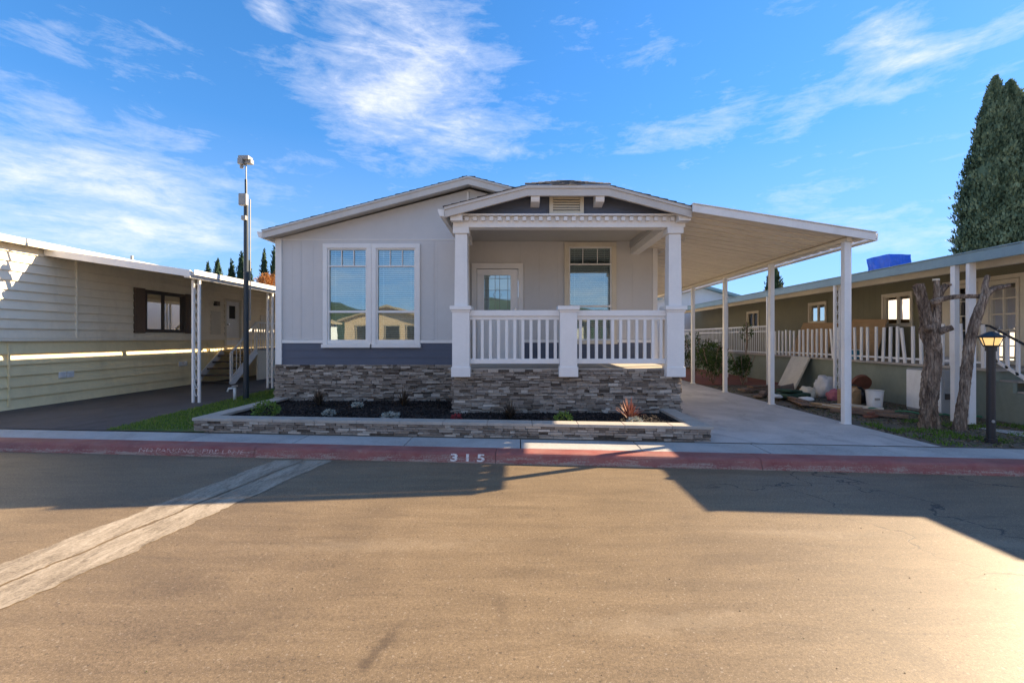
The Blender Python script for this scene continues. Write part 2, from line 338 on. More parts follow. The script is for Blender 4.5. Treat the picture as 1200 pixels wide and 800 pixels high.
# ------------------------------------------------------------------ generators
def stonewall(mb,back,p0,p1,z0,z1,n,thick=.03,rough=.035):
    """stacked ledge stones from p0 to p1 on the side n (unit outward)."""
    p0=Vector((p0[0],p0[1],0)); p1=Vector((p1[0],p1[1],0)); u=(p1-p0); L=u.length; u.normalize(); n=Vector((n[0],n[1],0))
    z=z0
    while z<z1-.012:
        h=random.choice((.020,.026,.032,.038,.05)); h=min(h,z1-z)
        if z1-z-h<.02: h=z1-z
        a=0
        while a<L-.001:
            l=random.uniform(.06,.22); l=min(l,L-a)
            if L-a-l<.05: l=L-a
            d=thick+random.random()**1.3*rough*1.25; g=.0025; dd=random.uniform(-.006,.006)
            sh=min(1,max(0,random.gauss(.47,.22)))
            A=p0+u*(a+g); B=p0+u*(a+l-g); zz0=z+g; zz1=z+h-g
            j=lambda: random.uniform(-.003,.003)
            mb.hexa([A+Vector((0,0,zz0+j())),B+Vector((0,0,zz0+j())),B+n*(d+dd)+Vector((0,0,zz0+j())),A+n*(d-dd)+Vector((0,0,zz0+j())),
                     A+Vector((0,0,zz1+j())),B+Vector((0,0,zz1+j())),B+n*(d+dd)+Vector((0,0,zz1+j())),A+n*(d-dd)+Vector((0,0,zz1+j()))],sh)
            a+=l
        z+=h
def holes_grid(mb,fn,a0,a1,z0,z1,holes):
    A=sorted({a0,a1,*[h[0] for h in holes],*[h[1] for h in holes]}); Z=sorted({z0,z1,*[h[2] for h in holes],*[h[3] for h in holes]})
    for i in range(len(A)-1):
        for j in range(len(Z)-1):
            ca=(A[i]+A[i+1])/2; cz=(Z[j]+Z[j+1])/2
            if ca<a0 or ca>a1 or cz<z0 or cz>z1: continue
            if any(h[0]<ca<h[1] and h[2]<cz<h[3] for h in holes): continue
            fn(A[i],A[i+1],Z[j],Z[j+1])
def lap(mb,Mf,a0,a1,z0,z1,step,holes=(),prot=.022,d=0.0):
    prot*=1.9 if step>.15 else 1
    z=z0
    while z<z1-.01:
        zt=min(z+step,z1); segs=[(a0,a1)]
        for h in holes:
            if h[2]<zt and h[3]>z:
                ns=[]
                for s0,s1 in segs:
                    if h[0]>s0: ns.append((s0,min(h[0],s1)))
                    if h[1]<s1: ns.append((max(h[1],s0),s1))
                segs=[q for q in ns if q[1]-q[0]>.01]
        for s0,s1 in segs:
            p=[Mf(s0,d,z),Mf(s1,d,z),Mf(s1,d+prot,z),Mf(s0,d+prot,z),Mf(s0,d,zt),Mf(s1,d,zt),Mf(s1,d+.004,zt),Mf(s0,d+.004,zt)]
            mb.hexa(p)
        z=zt
def window(parent,Mf,a0,a1,z0,z1,trim,tm,sm,pm,vs=(),hs=(),blinds=None,label=None,name='window',tw=.025,sill=True,bar=.02,depth=.04,pane_d=-.03,room=True,glass_split=None):
    """a0..z1: the clear opening; casing of width trim stands round it."""
    w=MB()
    for q in ((a0-trim,a1+trim,z1,z1+trim),(a0-trim,a0,z0,z1),(a1,a1+trim,z0,z1)): w.mbox(Mf,q[0],q[1],0,depth,q[2],q[3])
    if sill: w.mbox(Mf,a0-trim-.02,a1+trim+.02,0,depth+.03,z0-trim*.8,z0)
    else: w.mbox(Mf,a0-trim,a1+trim,0,depth,z0-trim,z0)
    wo=w.build(name,tm,parent,.004)
    if label: wo['label']=label
    s=MB()
    e=tw
    s.mbox(Mf,a0,a0+e,-.07,.012,z0,z1); s.mbox(Mf,a1-e,a1,-.07,.012,z0,z1)
    s.mbox(Mf,a0+e,a1-e,-.07,.012,z0,z0+e); s.mbox(Mf,a0+e,a1-e,-.07,.012,z1-e,z1)
    for a,za,zb,b in vs: s.mbox(Mf,a-b/2,a+b/2,-.052,.004,za,zb)
    for z,aa,ab,b in hs: s.mbox(Mf,aa,ab,-.055,.008,z-b/2,z+b/2)
    s.build('sash',sm,wo,.002)
    g=MB(); g.face([Mf(a0+e,pane_d,z0+e),Mf(a1-e,pane_d,z0+e),Mf(a1-e,pane_d,z1-e),Mf(a0+e,pane_d,z1-e)]); g.build('pane',pm,wo)
    if blinds:
        b=MB(); z=z0+.03; 
        if blinds=='slats':
            while z<z1-.02:
                p=[Mf(a0+.03,-.10,z),Mf(a1-.03,-.10,z),Mf(a1-.03,-.13,z+.026),Mf(a0+.03,-.13,z+.026)]
                q=[Mf(a0+.03,-.10,z+.002),Mf(a1-.03,-.10,z+.002),Mf(a1-.03,-.13,z+.028),Mf(a0+.03,-.13,z+.028)]
                b.hexa(p+q); z+=.042
            for a in (a0+.15*(a1-a0),a0+.85*(a1-a0)): b.mbox(Mf,a-.004,a+.004,-.099,-.095,z0+.03,z1-.02)
            b.build('blind',M['blind'],wo)
        else:
            n=26; am=a0+(a1-a0)*blinds
            for i in range(n):
                aa=a0+.02+(am-a0-.02)*i/n; ab=a0+.02+(am-a0-.02)*(i+1)/n; da=-.14+.03*math.sin(i*1.9); db=-.14+.03*math.sin((i+1)*1.9)
                b.face([Mf(aa,da,z0),Mf(ab,db,z0),Mf(ab,db,z1),Mf(aa,da,z1)])
            b.build('curtain',M['curtain'] if pm is M['glass'] else M['creamtrim'],wo)
    if room:
        r=MB(); r.mbox(Mf,a0-.25,a1+.25,-.62,-.6,z0-.2,z1+.15); r.mbox(Mf,a0-.25,a1+.25,-.6,-.16,z0-.22,z0-.2); r.build('room_back',M['dark'],wo)
    return wo

FY=lambda pl: (lambda a,d,z:(a,pl-d,z))       # wall facing the street
FXp=lambda pl:(lambda a,d,z:(pl+d,a,z))       # wall facing +x
FXn=lambda pl:(lambda a,d,z:(pl-d,a,z))       # wall facing -x

def shingles(mb,o,u,v,L,W,sh0=.0,th=.012,tab=.30,rowh=.14,drop=0):
    """o eave origin; u along the eave (length L), v up the slope (length W)."""
    o=Vector(o);u=Vector(u).normalized();v=Vector(v).normalized();n=u.cross(v).normalized()
    if n.z<0:n=-n
    r=0;b=0.0
    while b<W:
        a=-random.random()*tab
        while a<L:
            l=random.uniform(.6,1.1)*tab; s0=max(a,0); s1=min(a+l-.004,L)
            if s1-s0>.02:
                h=min(rowh*1.25,W-b); t0=th+random.choice((0,.004,.009)); 
                A=o+u*s0+v*b; B=o+u*s1+v*b; D=v*h
                mb.hexa([A,B,B+D,A+D,A+n*t0,B+n*t0,B+D+n*.004,A+D+n*.004],min(1,max(0,random.gauss(.45,.22))))
            a+=l
        b+=rowh
def leafball(mb,c,r,n,size,up=.5,sq=1.0,seed=0,shell=.35):
    c=Vector(c)
    for i in range(n):
        d=Vector((random.gauss(0,1),random.gauss(0,1),random.gauss(0,1))).normalized()
        lump=1+.28*noise.noise(d*2.3+Vector((seed,seed*.3,0)))+.12*noise.noise(d*6+Vector((seed,0,0)))
        k=(1-shell*random.random()**1.6)*lump
        p=c+Vector((d.x*r,d.y*r,d.z*r*sq))*k
        s=size*random.uniform(.6,1.3)
        a=Vector((random.gauss(0,1),random.gauss(0,1),random.gauss(0,.6))).normalized(); b=(d+Vector((0,0,up))+a*.4).normalized(); a=b.cross(a).normalized()
        sh=min(1,max(0,.5+.5*noise.noise(p*1.7/r)+random.gauss(0,.16)))
        mb.face([p-a*s*.4,p+b*s*.35-a*.05*s,p+b*s,p+a*s*.4+b*s*.3],sh)
def blades(mb,c,n,h,spread,w,droop=.4):
    c=Vector(c)
    for i in range(n):
        a=random.uniform(0,6.283); t=random.uniform(.08,1)*spread; hh=h*random.uniform(.65,1.1)*(1-.3*t/spread)
        d=Vector((math.cos(a),math.sin(a),0)); side=Vector((-d.y,d.x,0)); prev=None; sh=random.random()
        pts=[]
        for k in range(5):
            q=k/4; p=c+d*(t*q+.01)+Vector((0,0,hh*(q-droop*t/spread*q*q)))
            ww=w*(1-q**1.6)*.5+.0008; pts.append((p-side*ww,p+side*ww))
        for k in range(4): mb.face([pts[k][0],pts[k][1],pts[k+1][1],pts[k+1][0]],min(1,sh*.7+.1*k))

# ------------------------------------------------------------------ SETTING
GZ=.138                       # level of the lots behind the kerb
SL=-.088                      # the street runs slightly askew to the houses
cy=lambda x,o=0: 5.41+o+SL*x
g=MB(); g.face([(-900,-900,-.01),(900,-900,-.01),(900,900,-.01),(-900,900,-.01)]); struct(g.build('ground',M['ground']))
g=MB(); g.face([(-80,cy(-80,-9.5),0),(80,cy(80,-9.5),0),(80,cy(80,.02),0),(-80,cy(-80,.02),0)]); struct(g.build('road',M['road']))
# concrete valley gutter crossing the road
g=MB(); n=260; Lp=[];Rp=[]
for i in range(n+1):
    q=i/n; y=-3+q*(8.58)
    xl=-3.44+(y-3.0)*.163; xr=-2.86+(y-2.5)*.177
    Lp.append((xl+.05*noise.noise(Vector((y*3,0,0)))+.03*noise.noise(Vector((y*17,0,0))),y,.004)); Rp.append((xr+.05*noise.noise(Vector((y*3,5,0)))+.03*noise.noise(Vector((y*17,3,0))),y,.004))
for i in range(n):
    mL=[(a+b)/2 for a,b in zip(Lp[i],Rp[i])]; mR=[(a+b)/2 for a,b in zip(Lp[i+1],Rp[i+1])]
    w_=.012+.02*max(0,noise.noise(Vector((Lp[i][1]*4,9,0)))); 
    g.face([Lp[i],(mL[0]-w_,mL[1],.004),(mR[0]-w_,mR[1],.004),Lp[i+1]]); g.face([(mL[0]+w_,mL[1],.004),Rp[i],Rp[i+1],(mR[0]+w_,mR[1],.004)])
struct(g.build('road_gutter',M['valley']))
# red kerb, with slab joints
curb=MB(); prof=[(0,-.02),(.004,.015),(.035,.095),(.055,.113),(.085,.12),(.29,.12),(.29,-.02)]
x=-61.3
while x<60:
    L=3.05; g_=.0025
    a,b=x+g_,x+L-g_
    for i in range(len(prof)-1):
        (d0,z0),(d1,z1)=prof[i],prof[i+1]
        curb.face([(a,cy(a,d0),z0),(b,cy(b,d0),z0),(b,cy(b,d1),z1),(a,cy(a,d1),z1)])
    x+=L
cobj=struct(curb.build('curb',M['redcurb']))
sw=MB(); x=-60.0
while x<60:
    L=1.5; g_=.006; a,b=x+g_,x+L-g_; dz=random.uniform(-.002,.002)
    sw.hexa([(a,cy(a,.296),-.02),(b,cy(b,.296),-.02),(b,cy(b,.78),-.02),(a,cy(a,.78),-.02),(a,cy(a,.296),.12+dz),(b,cy(b,.296),.12+dz),(b,cy(b,.78),.125+dz),(a,cy(a,.78),.125+dz)])
    x+=L
struct(sw.build('sidewalk',M['sidewalk'],bevel=.004))
g=MB(); g.hexa([(-80,cy(-80,.7805),-.02),(80,cy(80,.7805),-.02),(80,90,-.02),(-80,90,-.02),(-80,cy(-80,.7805),.13),(80,cy(80,.7805),.13),(80,90,.13),(-80,90,.13)])
struct(g.build('yard_ground',M['yard']))
# opposite kerb and lots, behind the camera
g=MB(); g.hexa([(-80,-50,-.02),(80,-50,-.02),(80,cy(80,-9.5),-.02),(-80,cy(-80,-9.5),-.02),(-80,-50,.12),(80,-50,.12),(80,cy(80,-9.5),.12),(-80,cy(-80,-9.5),.12)])
struct(g.build('far_sidewalk',M['sidewalk']))
def sheet(name,pts,z,mat):
    g=MB(); g.face([(p[0],p[1],z) for p in pts]); return struct(g.build(name,mat))
sheet('neighbour_driveway',[(-9.75,cy(-9.75,.782)),(-6.15,cy(-6.15,.782)),(-6.6,11.5),(-6.6,30),(-9.75,30)],GZ,M['blacktop'])
sheet('driveway',[(2.3,cy(2.3,.782)),(5.3,cy(5.3,.782)),(5.25,7.2),(5.25,19),(2.3,19)],GZ-.004,M['drive'])
sheet('lawn',[(-6.15,cy(-6.15,.782)),(-4.6,cy(-4.6,.782)),(-4.6,16),(-6.6,16),(-6.6,11.5)],GZ+.004,M['lawnbase'])
sheet('mulch_bed',[(5.3,13.2),(8.0,13.2),(8.0,24),(5.3,24)],GZ+.002,M['redmulch'])
sheet('garden_path',[(6.9,7.0),(7.85,6.2),(14,5.9),(14,5.3),(7.0,5.95)],GZ+.002,M['sidewalk'])
gr=MB()
for i in range(15000):
    y=random.uniform(cy(-5,.8)+.1,14)
    xl=-6.15-.45*min(1,(y-6.7)/4.8); x=random.uniform(xl,-4.95)
    if y<cy(x,.8): continue
    a=random.uniform(0,6.28); h=random.uniform(.02,.05); w=.005
    dx,dy=math.cos(a)*w,math.sin(a)*w; lx,ly=random.gauss(0,.012),random.gauss(0,.012)
    gr.face([(x-dx,y-dy,GZ+.004),(x+dx,y+dy,GZ+.004),(x+lx,y+ly,GZ+h)],random.random())
gr.build('grass',M['grass'])['kind']='stuff'
li=MB()
for i in range(7000):
    y=random.uniform(5.5,9.2) if random.random()<.75 else random.uniform(9,13); x=random.uniform(5.32,8.3 if y<6.5 else 7.8)
    if y<cy(x,.81): continue
    if noise.noise(Vector((x*1.3,y*1.3,3)))<-.25: continue
    s=random.uniform(.008,.03); rz=random.uniform(0,3.1)
    li.obox((x,y,GZ-.01+s*.25),(s,s*random.uniform(.4,1),s*.4),(random.uniform(-.5,.5),random.uniform(-.5,.5),rz),random.random())
li.build('leaf_litter',M['litter'])['kind']='stuff'
gw=MB()
for i in range(5200):
    x=random.uniform(5.4,7.8); y=random.uniform(5.6,7.6)
    if y<cy(x,.82) or noise.noise(Vector((x*1.6,y*2.2,8)))<.02: continue
    h=random.uniform(.02,.07); a=random.uniform(0,6.28); w=.007; lx,ly=random.gauss(0,.02),random.gauss(0,.02)
    gw.face([(x-math.cos(a)*w,y-math.sin(a)*w,.13),(x+math.cos(a)*w,y+math.sin(a)*w,.13),(x+lx,y+ly,.13+h)],random.random()*.7)
gw.build('weeds',M['grass'])['kind']='stuff'

db=MB()
for i in range(260):
    x=random.uniform(-7,7); y=random.uniform(1.8,5.2)
    s_=random.uniform(.002,.006); db.obox((x,y,s_*.3),(s_,s_*random.uniform(.5,1.2),s_*.6),(0,0,random.uniform(0,3)),random.random())
db.build('road_grit',M['litter'])['kind']='stuff'
# hills seen in the window reflections
def hills(name,y0,x0,x1,hmax,seed,depth=160):
    g=MB(); nx,ny=90,14; idx={}
    for i in range(nx+1):
        for j in range(ny+1):
            x=x0+(x1-x0)*i/nx; q=j/ny
            h=hmax*math.sin(math.pi*q)**1.2*(.55+.5*noise.noise(Vector((x/160,seed,q)))+.12*noise.noise(Vector((x/35,seed,q*3))))
            h*=math.sin(math.pi*i/nx)**.5
            idx[i,j]=len(g.v); g.v.append(Vector((x,y0-depth*q,max(-.5,h-.5))))
    for i in range(nx):
        for j in range(ny): g.f.append((idx[i,j],idx[i+1,j],idx[i+1,j+1],idx[i,j+1])); g.a.append(.5)
    struct(g.build(name,M['hill'],smooth=True))
hills('hill',-380,-520,380,74,2.0)

# lettering on the kerb
def text(body,size,x,z,mat,parent,sx=1.0,spacing=1.0):
    cu=bpy.data.curves.new('t','FONT'); cu.body=body; cu.size=size; cu.extrude=.0015; cu.offset=.0035 if size>.1 else .001; cu.space_character=spacing; cu.align_x='CENTER'; cu.align_y='CENTER'
    ob=bpy.data.objects.new('t',cu); COL.objects.link(ob)
    dg=bpy.context.evaluated_depsgraph_get(); me=bpy.data.meshes.new_from_object(ob.evaluated_get(dg)); bpy.data.objects.remove(ob)
    me.name='lettering'; me.materials.clear(); me.materials.append(mat)
    o=bpy.data.objects.new('lettering',me); COL.objects.link(o); o.parent=parent
    tilt=math.atan2(.08,.031); zz=.055+z; o.location=(x,cy(x,.004+(zz-.015)*.031/.08)-.003,zz)
    o.rotation_euler=(tilt,0,math.atan(SL)); o.scale=(sx,1,1); return o
text('3 1 5',.12,-.64,0,M['lettering'],cobj,1.75)
text('NO PARKING   FIRE LANE',.072,-4.20,0.005,M['faded'],cobj,1.75)

# ------------------------------------------------------------------ MAIN HOUSE
H=thing('mobile_home','pale grey home with slate blue band, stone skirting and white railed front porch','house',(-.9,9,GZ))
YL,YP,YB=9.0,7.5,10.0
m=FY(YL)
w=MB(); hol=[(-3.81,-3.03,1.38,3.27),(-2.85,-2.07,1.38,3.27)]
holes_grid(w,lambda a,b,c,d:w.box(a,b,YL,YL+.12,c,d),-4.81,-1.2,1.47,3.44,hol)
hb=[(-.96,-.05,.99,3.02),(1.06,2.0,1.45,3.50)]
holes_grid(w,lambda a,b,c,d:w.box(a,b,YB,YB+.12,c,d),-1.2,3.0,1.47,3.62,hb)
w.box(-1.26,-1.2,YL+.12,YB,.95,3.62)                        # return wall of the porch
w.box(-4.81,-4.69,YL+.12,22,1.4,3.46); w.box(2.88,3.0,YB+.12,22,.2,3.46); w.box(-4.81,3.0,22,22.1,.2,3.46)
w.build('wall',M['wall'],H)
gw_=MB(); gw_.prism([(-4.81,3.445),(-1.2,3.445),(-1.2,3.625),(2.1,3.625),(-1.0,4.44),(-4.78,3.47)],'y',YL+.002,YL+.12)
gw_.build('gable_wall',M['wallplain'],H)
# slate blue lap band
b=MB(); lap(b,m,-4.71,-1.2,.97,1.40,.145,prot=.014); b.box(-4.81,-1.2,YL+.002,YL+.12,.9,1.4)
mB=FY(YB); lap(b,mB,-.04,3.0,.985,1.40,.14,prot=.014); lap(b,mB,-1.2,-1.09,.985,1.40,.14,prot=.014); b.box(.05,3.0,YB+.001,YB+.12,.9,1.4)
b.build('siding_band',M['navy'],H)
t_=MB()
t_.mbox(m,-4.71,-1.2,0,.025,1.40,1.465); t_.mbox(mB,.06,3.0,0,.025,1.40,1.465)
t_.mbox(m,-4.81,-4.71,0,.035,.98,3.46); t_.box(-4.835,-4.812,YL-.03,YL+.1,.98,3.46)
t_.mbox(mB,2.90,3.0,0,.035,.99,3.62); t_.mbox(mB,-1.2,-1.11,0,.03,.99,3.62)
t_.mbox(m,-4.71,-1.2,0,.010,3.435,3.452)
t_.mbox(m,-1.06,-1.02,0,.03,3.65,4.38)
t_.build('wall_trim',M['white'],H,.003)
# battens on the grey panels
for a in (-4.35,-1.72): bt=MB(); bt.mbox(m,a-.012,a+.012,0,.006,1.47,3.43); bt.build('batten',M['wallplain'],H)
# stone skirting
s=MB(); stonewall(s,0,(-4.84,YL+.01),(-1.0,YL+.01),GZ,.975,(0,-1))
stonewall(s,0,(-1.1,YP+.06),(2.64,YP+.06),GZ,.985,(0,-1)); stonewall(s,0,(2.62,YP+.05),(2.62,YB),GZ,.985,(1,0)); stonewall(s,0,(-1.09,YL),(-1.09,YP+.06),GZ,.985,(-1,0)); stonewall(s,0,(-4.82,22),(-4.82,YL),GZ,.975,(-1,0))
so=s.build('stone_skirting',M['stone'],H)
k=MB(); k.box(-4.81,-1.0,YL+.012,YL+.1,GZ-.1,.97); k.box(-1.07,2.60,YP+.065,YP+.16,GZ-.1,.975); k.box(2.5,2.61,YP+.16,YB,GZ-.1,.975); k.box(-1.08,-.98,YP+.16,YL+.01,GZ-.1,.975); k.box(-4.815,-4.7,YL+.1,22,GZ-.1,1.4)
k.build('mortar_bed',M['mortar'],so)
f=MB(); f.box(-1.2,2.62,YP+.01,YB,.977,1.0); f.box(-1.2,2.6,YP+.17,YB,.93,.976); f.box(2.621,3.0,YL+.1,YB,.93,1.0); f.build('porch_floor',M['conc'],H)
# --- windows
for i,(a0,a1) in enumerate(((-3.81,-3.03),(-2.85,-2.07))):
    mid=(a0+a1)/2
    window(H,m,a0,a1,1.38,3.27,.088,M['white'],M['white'],M['glass'],
        vs=[(a0+.27,2.94,3.24,.014),(a1-.27,2.94,3.24,.014)],hs=[(2.92,a0,a1,.03),(2.02,a0,a1,.045)],blinds='slats',tw=.03)
# curtain seen in the lower sash
c=MB()
for k_ in range(40):
    aa=-3.72+.62*k_/40; ab=-3.72+.62*(k_+1)/40; c.face([m(aa,-.2+.02*math.sin(k_*1.3),1.4),m(ab,-.2+.02*math.sin((k_+1)*1.3),1.4),m(ab,-.2+.02*math.sin((k_+1)*1.3),2.0),m(aa,-.2+.02*math.sin(k_*1.3),2.0)])
c.build('curtain',M['curtain'],H)
window(H,mB,1.06,2.0,1.45,3.50,.10,M['creamtrim'],M['white'],M['glass'],vs=[(1.37,3.14,3.48,.014),(1.69,3.14,3.48,.014)],hs=[(3.12,1.06,2.0,.03),(2.2,1.06,2.0,.04)],blinds='slats',tw=.03,
       label='porch window with cream casing')
# --- front door
d=MB()
for q in ((-1.07,-.96,.99,3.02),(-.05,.06,.99,3.02),(-1.07,.06,3.02,3.14)): d.mbox(mB,q[0],q[1],0,.04,q[2],q[3])
dr=d.build('front_door',M['white'],H,.004)
d=MB(); gh=[(-.83,-.21,1.35,2.88)]
holes_grid(d,lambda a,b,c_,e:d.mbox(mB,a,b,-.06,-.01,c_,e),-.955,-.055,1.0,3.01,[(-.80,-.22,2.05,2.88)])
for q in ((-.84,-.80,2.01,2.92),(-.22,-.18,2.01,2.92),(-.80,-.22,2.88,2.92),(-.80,-.22,2.01,2.05)): d.mbox(mB,q[0],q[1],-.01,.006,q[2],q[3])
for q in ((-.80,-.55,1.15,1.9),(-.47,-.22,1.15,1.9)): d.mbox(mB,q[0],q[1],-.012,-.001,q[2],q[3])
d.build('door_panel',M['doorwhite'],dr,.004)
d=MB(); d.face([mB(-.8,-.03,2.05),mB(-.22,-.03,2.05),mB(-.22,-.03,2.88),mB(-.8,-.03,2.88)]); d.build('glass',M['glass'],dr)
d=MB()
for a in (-.74,-.28,-.56,-.46): d.mbox(mB,a-.005,a+.005,-.028,-.02,2.05,2.88)
for z in (2.12,2.81,2.55,2.35): d.mbox(mB,-.8,-.22,-.028,-.021,z-.005,z+.005)
d.tube([(-.51-.09,YB+.024,2.45),(-.51,YB+.024,2.6),(-.51+.09,YB+.024,2.45),(-.51,YB+.024,2.3),(-.51-.09,YB+.024,2.45)],.005,6)
d.build('leading',M['galv'],dr)
d=MB(); d.mbox(mB,-.8,-.22,-.12,-.11,2.0,2.9); d.build('inner_blind',M['blind'],dr)
d=MB(); d.tube([(-.115,YB+.01,1.97),(-.115,YB-.05,1.97)],.014,10); d.tube([(-.115,YB-.05,1.97),(-.22,YB-.05,1.97)],.010,8); d.box(-.135,-.095,YB-.02,YB+.01,1.90,2.15) 
d.build('handle',M['handle'],dr)
# house number plate light beside the door
# --- main roof
rf=MB(); xe,zp,xp=-4.95,4.60,-1.0; ze=3.56; xr=3.14; zr=3.52
def slab(mb,p,q,t,y0,y1): mb.prism([(p[0],p[1]),(q[0],q[1]),(q[0],q[1]-t),(p[0],p[1]-t)],'y',y0,y1)
slab(rf,(xe+.03,ze-.005),(xp,zp-.005),.05,8.78,22.3); slab(rf,(xp,zp-.005),(xr-.03,zr-.005),.05,8.78,22.3)
ro=rf.build('roof',M['ceiling'],H)
sh=MB(); sl=Vector((xp-xe,0,zp-ze)); shingles(sh,(xe-.02,8.72,ze),(0,1,0),sl,13.6,sl.length)
sr=Vector((xp-xr,0,zp-zr)); shingles(sh,(xr+.02,8.72,zr),(0,1,0),sr,13.6,sr.length)
for i in range(47): sh.obox((xp,8.92+i*.285,zp+.012),(.26,.3,.012),(0,0,0),random.random())
sh.build('shingles',M['shingle'],ro)
fa=MB()
fa.prism([(xe,ze-.004),(xp,zp-.004),(xp,zp-.16),(xe,ze-.16)],'y',8.70,8.775); fa.prism([(xp,zp-.004),(xr,zr-.004),(xr,zr-.16),(xp,zp-.16)],'y',8.70,8.775)
fa.prism([(xe+.02,ze-.01),(xp,zp-.01),(xp,zp-.045),(xe+.02,ze-.045)],'y',8.68,8.70); fa.prism([(xp,zp-.01),(xr,zr-.01),(xr,zr-.045),(xp,zp-.045)],'y',8.68,8.70)
fa.build('fascia',M['fascia'],ro,.003)
so_=MB(); slab(so_,(xe+.04,ze-.10),(xp,zp-.10),.015,8.776,9.0); slab(so_,(xp,zp-.10),(xr,zr-.10),.015,8.776,9.0); so_.build('soffit',M['fascia'],ro)
for xg,s_ in ((xe,-1),(xr,1)):
    gu=MB(); gu.prism([(xg,ze-.03),(xg+s_*.10,ze-.02),(xg+s_*.10,ze-.045),(xg+s_*.07,ze-.13),(xg,ze-.14)],'y',8.72,22.3)
    gu.build('gutter',M['white'],ro)
# --- porch: beam, gable, roof
pb=MB(); pb.box(-1.10,2.68,YP-.10,YP+.10,3.30,3.47); pb.box(-1.16,2.74,YP-.18,YP+.10,3.472,3.50)
pb.box(2.42,2.60,YP+.10,YB,3.33,3.47); pb.box(-1.10,-.95,YP+.10,YL,3.33,3.47)
for xx in (-1.12,2.52): pb.box(xx,xx+.19,YP-.26,YP-.10,3.37,3.50)
po=pb.build('porch_beam',M['white'],H,.004)
xx=-.90
while xx<2.45:
    dn=MB(); dn.box(xx,xx+.06,YP-.165,YP-.101,3.395,3.455); dn.build('dentil',M['white'],po); xx+=.133
gp=[(-1.175,3.53),(.108,3.865),(1.385,3.865),(2.68,3.53)]
gb=MB(); gb.prism([(-1.1,3.50),(2.62,3.50),(1.385,3.84),(.108,3.84)],'y',YP-.05,YP+.05)
lap(gb,lambda a,d_,z:(a,YP-.05-d_,z),-.55,.42,3.502,3.62,.12,prot=.012)
gb.build('gable_panel',M['navy'],H)
vt=MB(); my=FY(YP-.05)
for q in ((.47,.53,3.50,3.83),(.97,1.03,3.50,3.83),(.53,.97,3.50,3.545),(.53,.97,3.785,3.83)): vt.mbox(my,q[0],q[1],0,.05,q[2],q[3])
z=3.56
while z<3.77: vt.hexa([my(.53,.005,z),my(.97,.005,z),my(.97,.035,z-.012),my(.53,.035,z-.012),my(.53,.005,z+.03),my(.97,.005,z+.03),my(.97,.035,z+.008),my(.53,.035,z+.008)]); z+=.042
vt.build('gable_vent',M['creamtrim'],H,.002)
for xx in (.235,1.26):
    br=MB(); br.prism([(YP-.05,3.63),(YP-.28,3.66),(YP-.30,3.70),(YP-.30,3.80),(YP-.05,3.80)],'x',xx-.07,xx+.07); br.build('bracket',M['white'],H,.005)
pf=MB(); yf=7.17; T=.15
pts=[(-1.20,3.55),(.108,3.89),(1.385,3.89),(2.70,3.55)]
pf.prism([pts[0],pts[1],pts[2],pts[3],(pts[3][0],pts[3][1]-T),(pts[2][0],pts[2][1]-T),(pts[1][0],pts[1][1]-T),(pts[0][0],pts[0][1]-T)],'y',yf,yf+.05)
pf.prism([(pts[0][0]-.01,pts[0][1]+.012),(pts[1][0],pts[1][1]+.012),(pts[2][0],pts[2][1]+.012),(pts[3][0]+.01,pts[3][1]+.012),(pts[3][0],pts[3][1]-.035),(pts[2][0],pts[2][1]-.035),(pts[1][0],pts[1][1]-.035),(pts[0][0],pts[0][1]-.035)],'y',yf-.02,yf-.001)
pr=MB()
xm=.75; zm=4.08; yk=7.52
bd=[(-1.18,3.525),(.108,3.86),(1.385,3.86),(2.68,3.525)]
pr.face([(bd[0][0],yf+.05,bd[0][1]),(bd[1][0],yf+.05,bd[1][1]),(xm,yk,zm-.03),(xm,9.2,zm-.03),(bd[0][0],9.2,bd[0][1])])
pr.face([(bd[3][0],yf+.05,bd[3][1]),(bd[2][0],yf+.05,bd[2][1]),(xm,yk,zm-.03),(xm,9.2,zm-.03),(bd[3][0],9.2,bd[3][1])])
pr.face([(bd[1][0],yf+.05,bd[1][1]),(bd[2][0],yf+.05,bd[2][1]),(xm,yk,zm-.03)])
pro=pr.build('porch_roof',M['ceiling'],H)
pf.build('fascia',M['fascia'],pro,.003)
sp=MB()
uL=Vector((xm-pts[0][0],0,zm-pts[0][1])); shingles(sp,(pts[0][0]-.02,7.50,pts[0][1]-.01),(0,1,0),uL,1.7,uL.length)
uR=Vector((xm-pts[3][0],0,zm-pts[3][1])); shingles(sp,(pts[3][0]+.02,7.50,pts[3][1]-.01),(0,1,0),uR,1.7,uR.length)
# lower parts of the side slopes in front of the ridge start
uL2=Vector((pts[1][0]-pts[0][0],0,pts[1][1]-pts[0][1])); shingles(sp,(pts[0][0]-.02,yf-.03,pts[0][1]+.005),(0,1,0),uL2,.36,uL2.length)
uR2=Vector((pts[2][0]-pts[3][0],0,pts[2][1]-pts[3][1])); shingles(sp,(pts[3][0]+.02,yf-.03,pts[3][1]+.005),(0,1,0),uR2,.36,uR2.length)
n_=7
for r_ in range(n_):           # the clipped front hip, narrowing upwards, with ragged caps
    q=r_/n_; y_=yf-.03+(yk-yf)*q; z_=3.90+(zm-3.90)*q; xa=.08+(xm-.08)*q; xb=1.41+(xm-1.41)*q; a=xa
    while a<xb:
        l=random.uniform(.12,.26); e=min(a+l-.006,xb)
        sp.hexa([(a,y_,z_),(e,y_,z_),(e,y_+.07,z_+.036),(a,y_+.07,z_+.036),(a,y_,z_+.016),(e,y_,z_+.022),(e,y_+.07,z_+.045),(a,y_+.07,z_+.045)],random.random()); a+=l
for i in range(8): sp.obox((xm+random.uniform(-.02,.02),yk+.1+i*.2,zm+.01),(.28,.24,.016),(0,0,0),random.random())
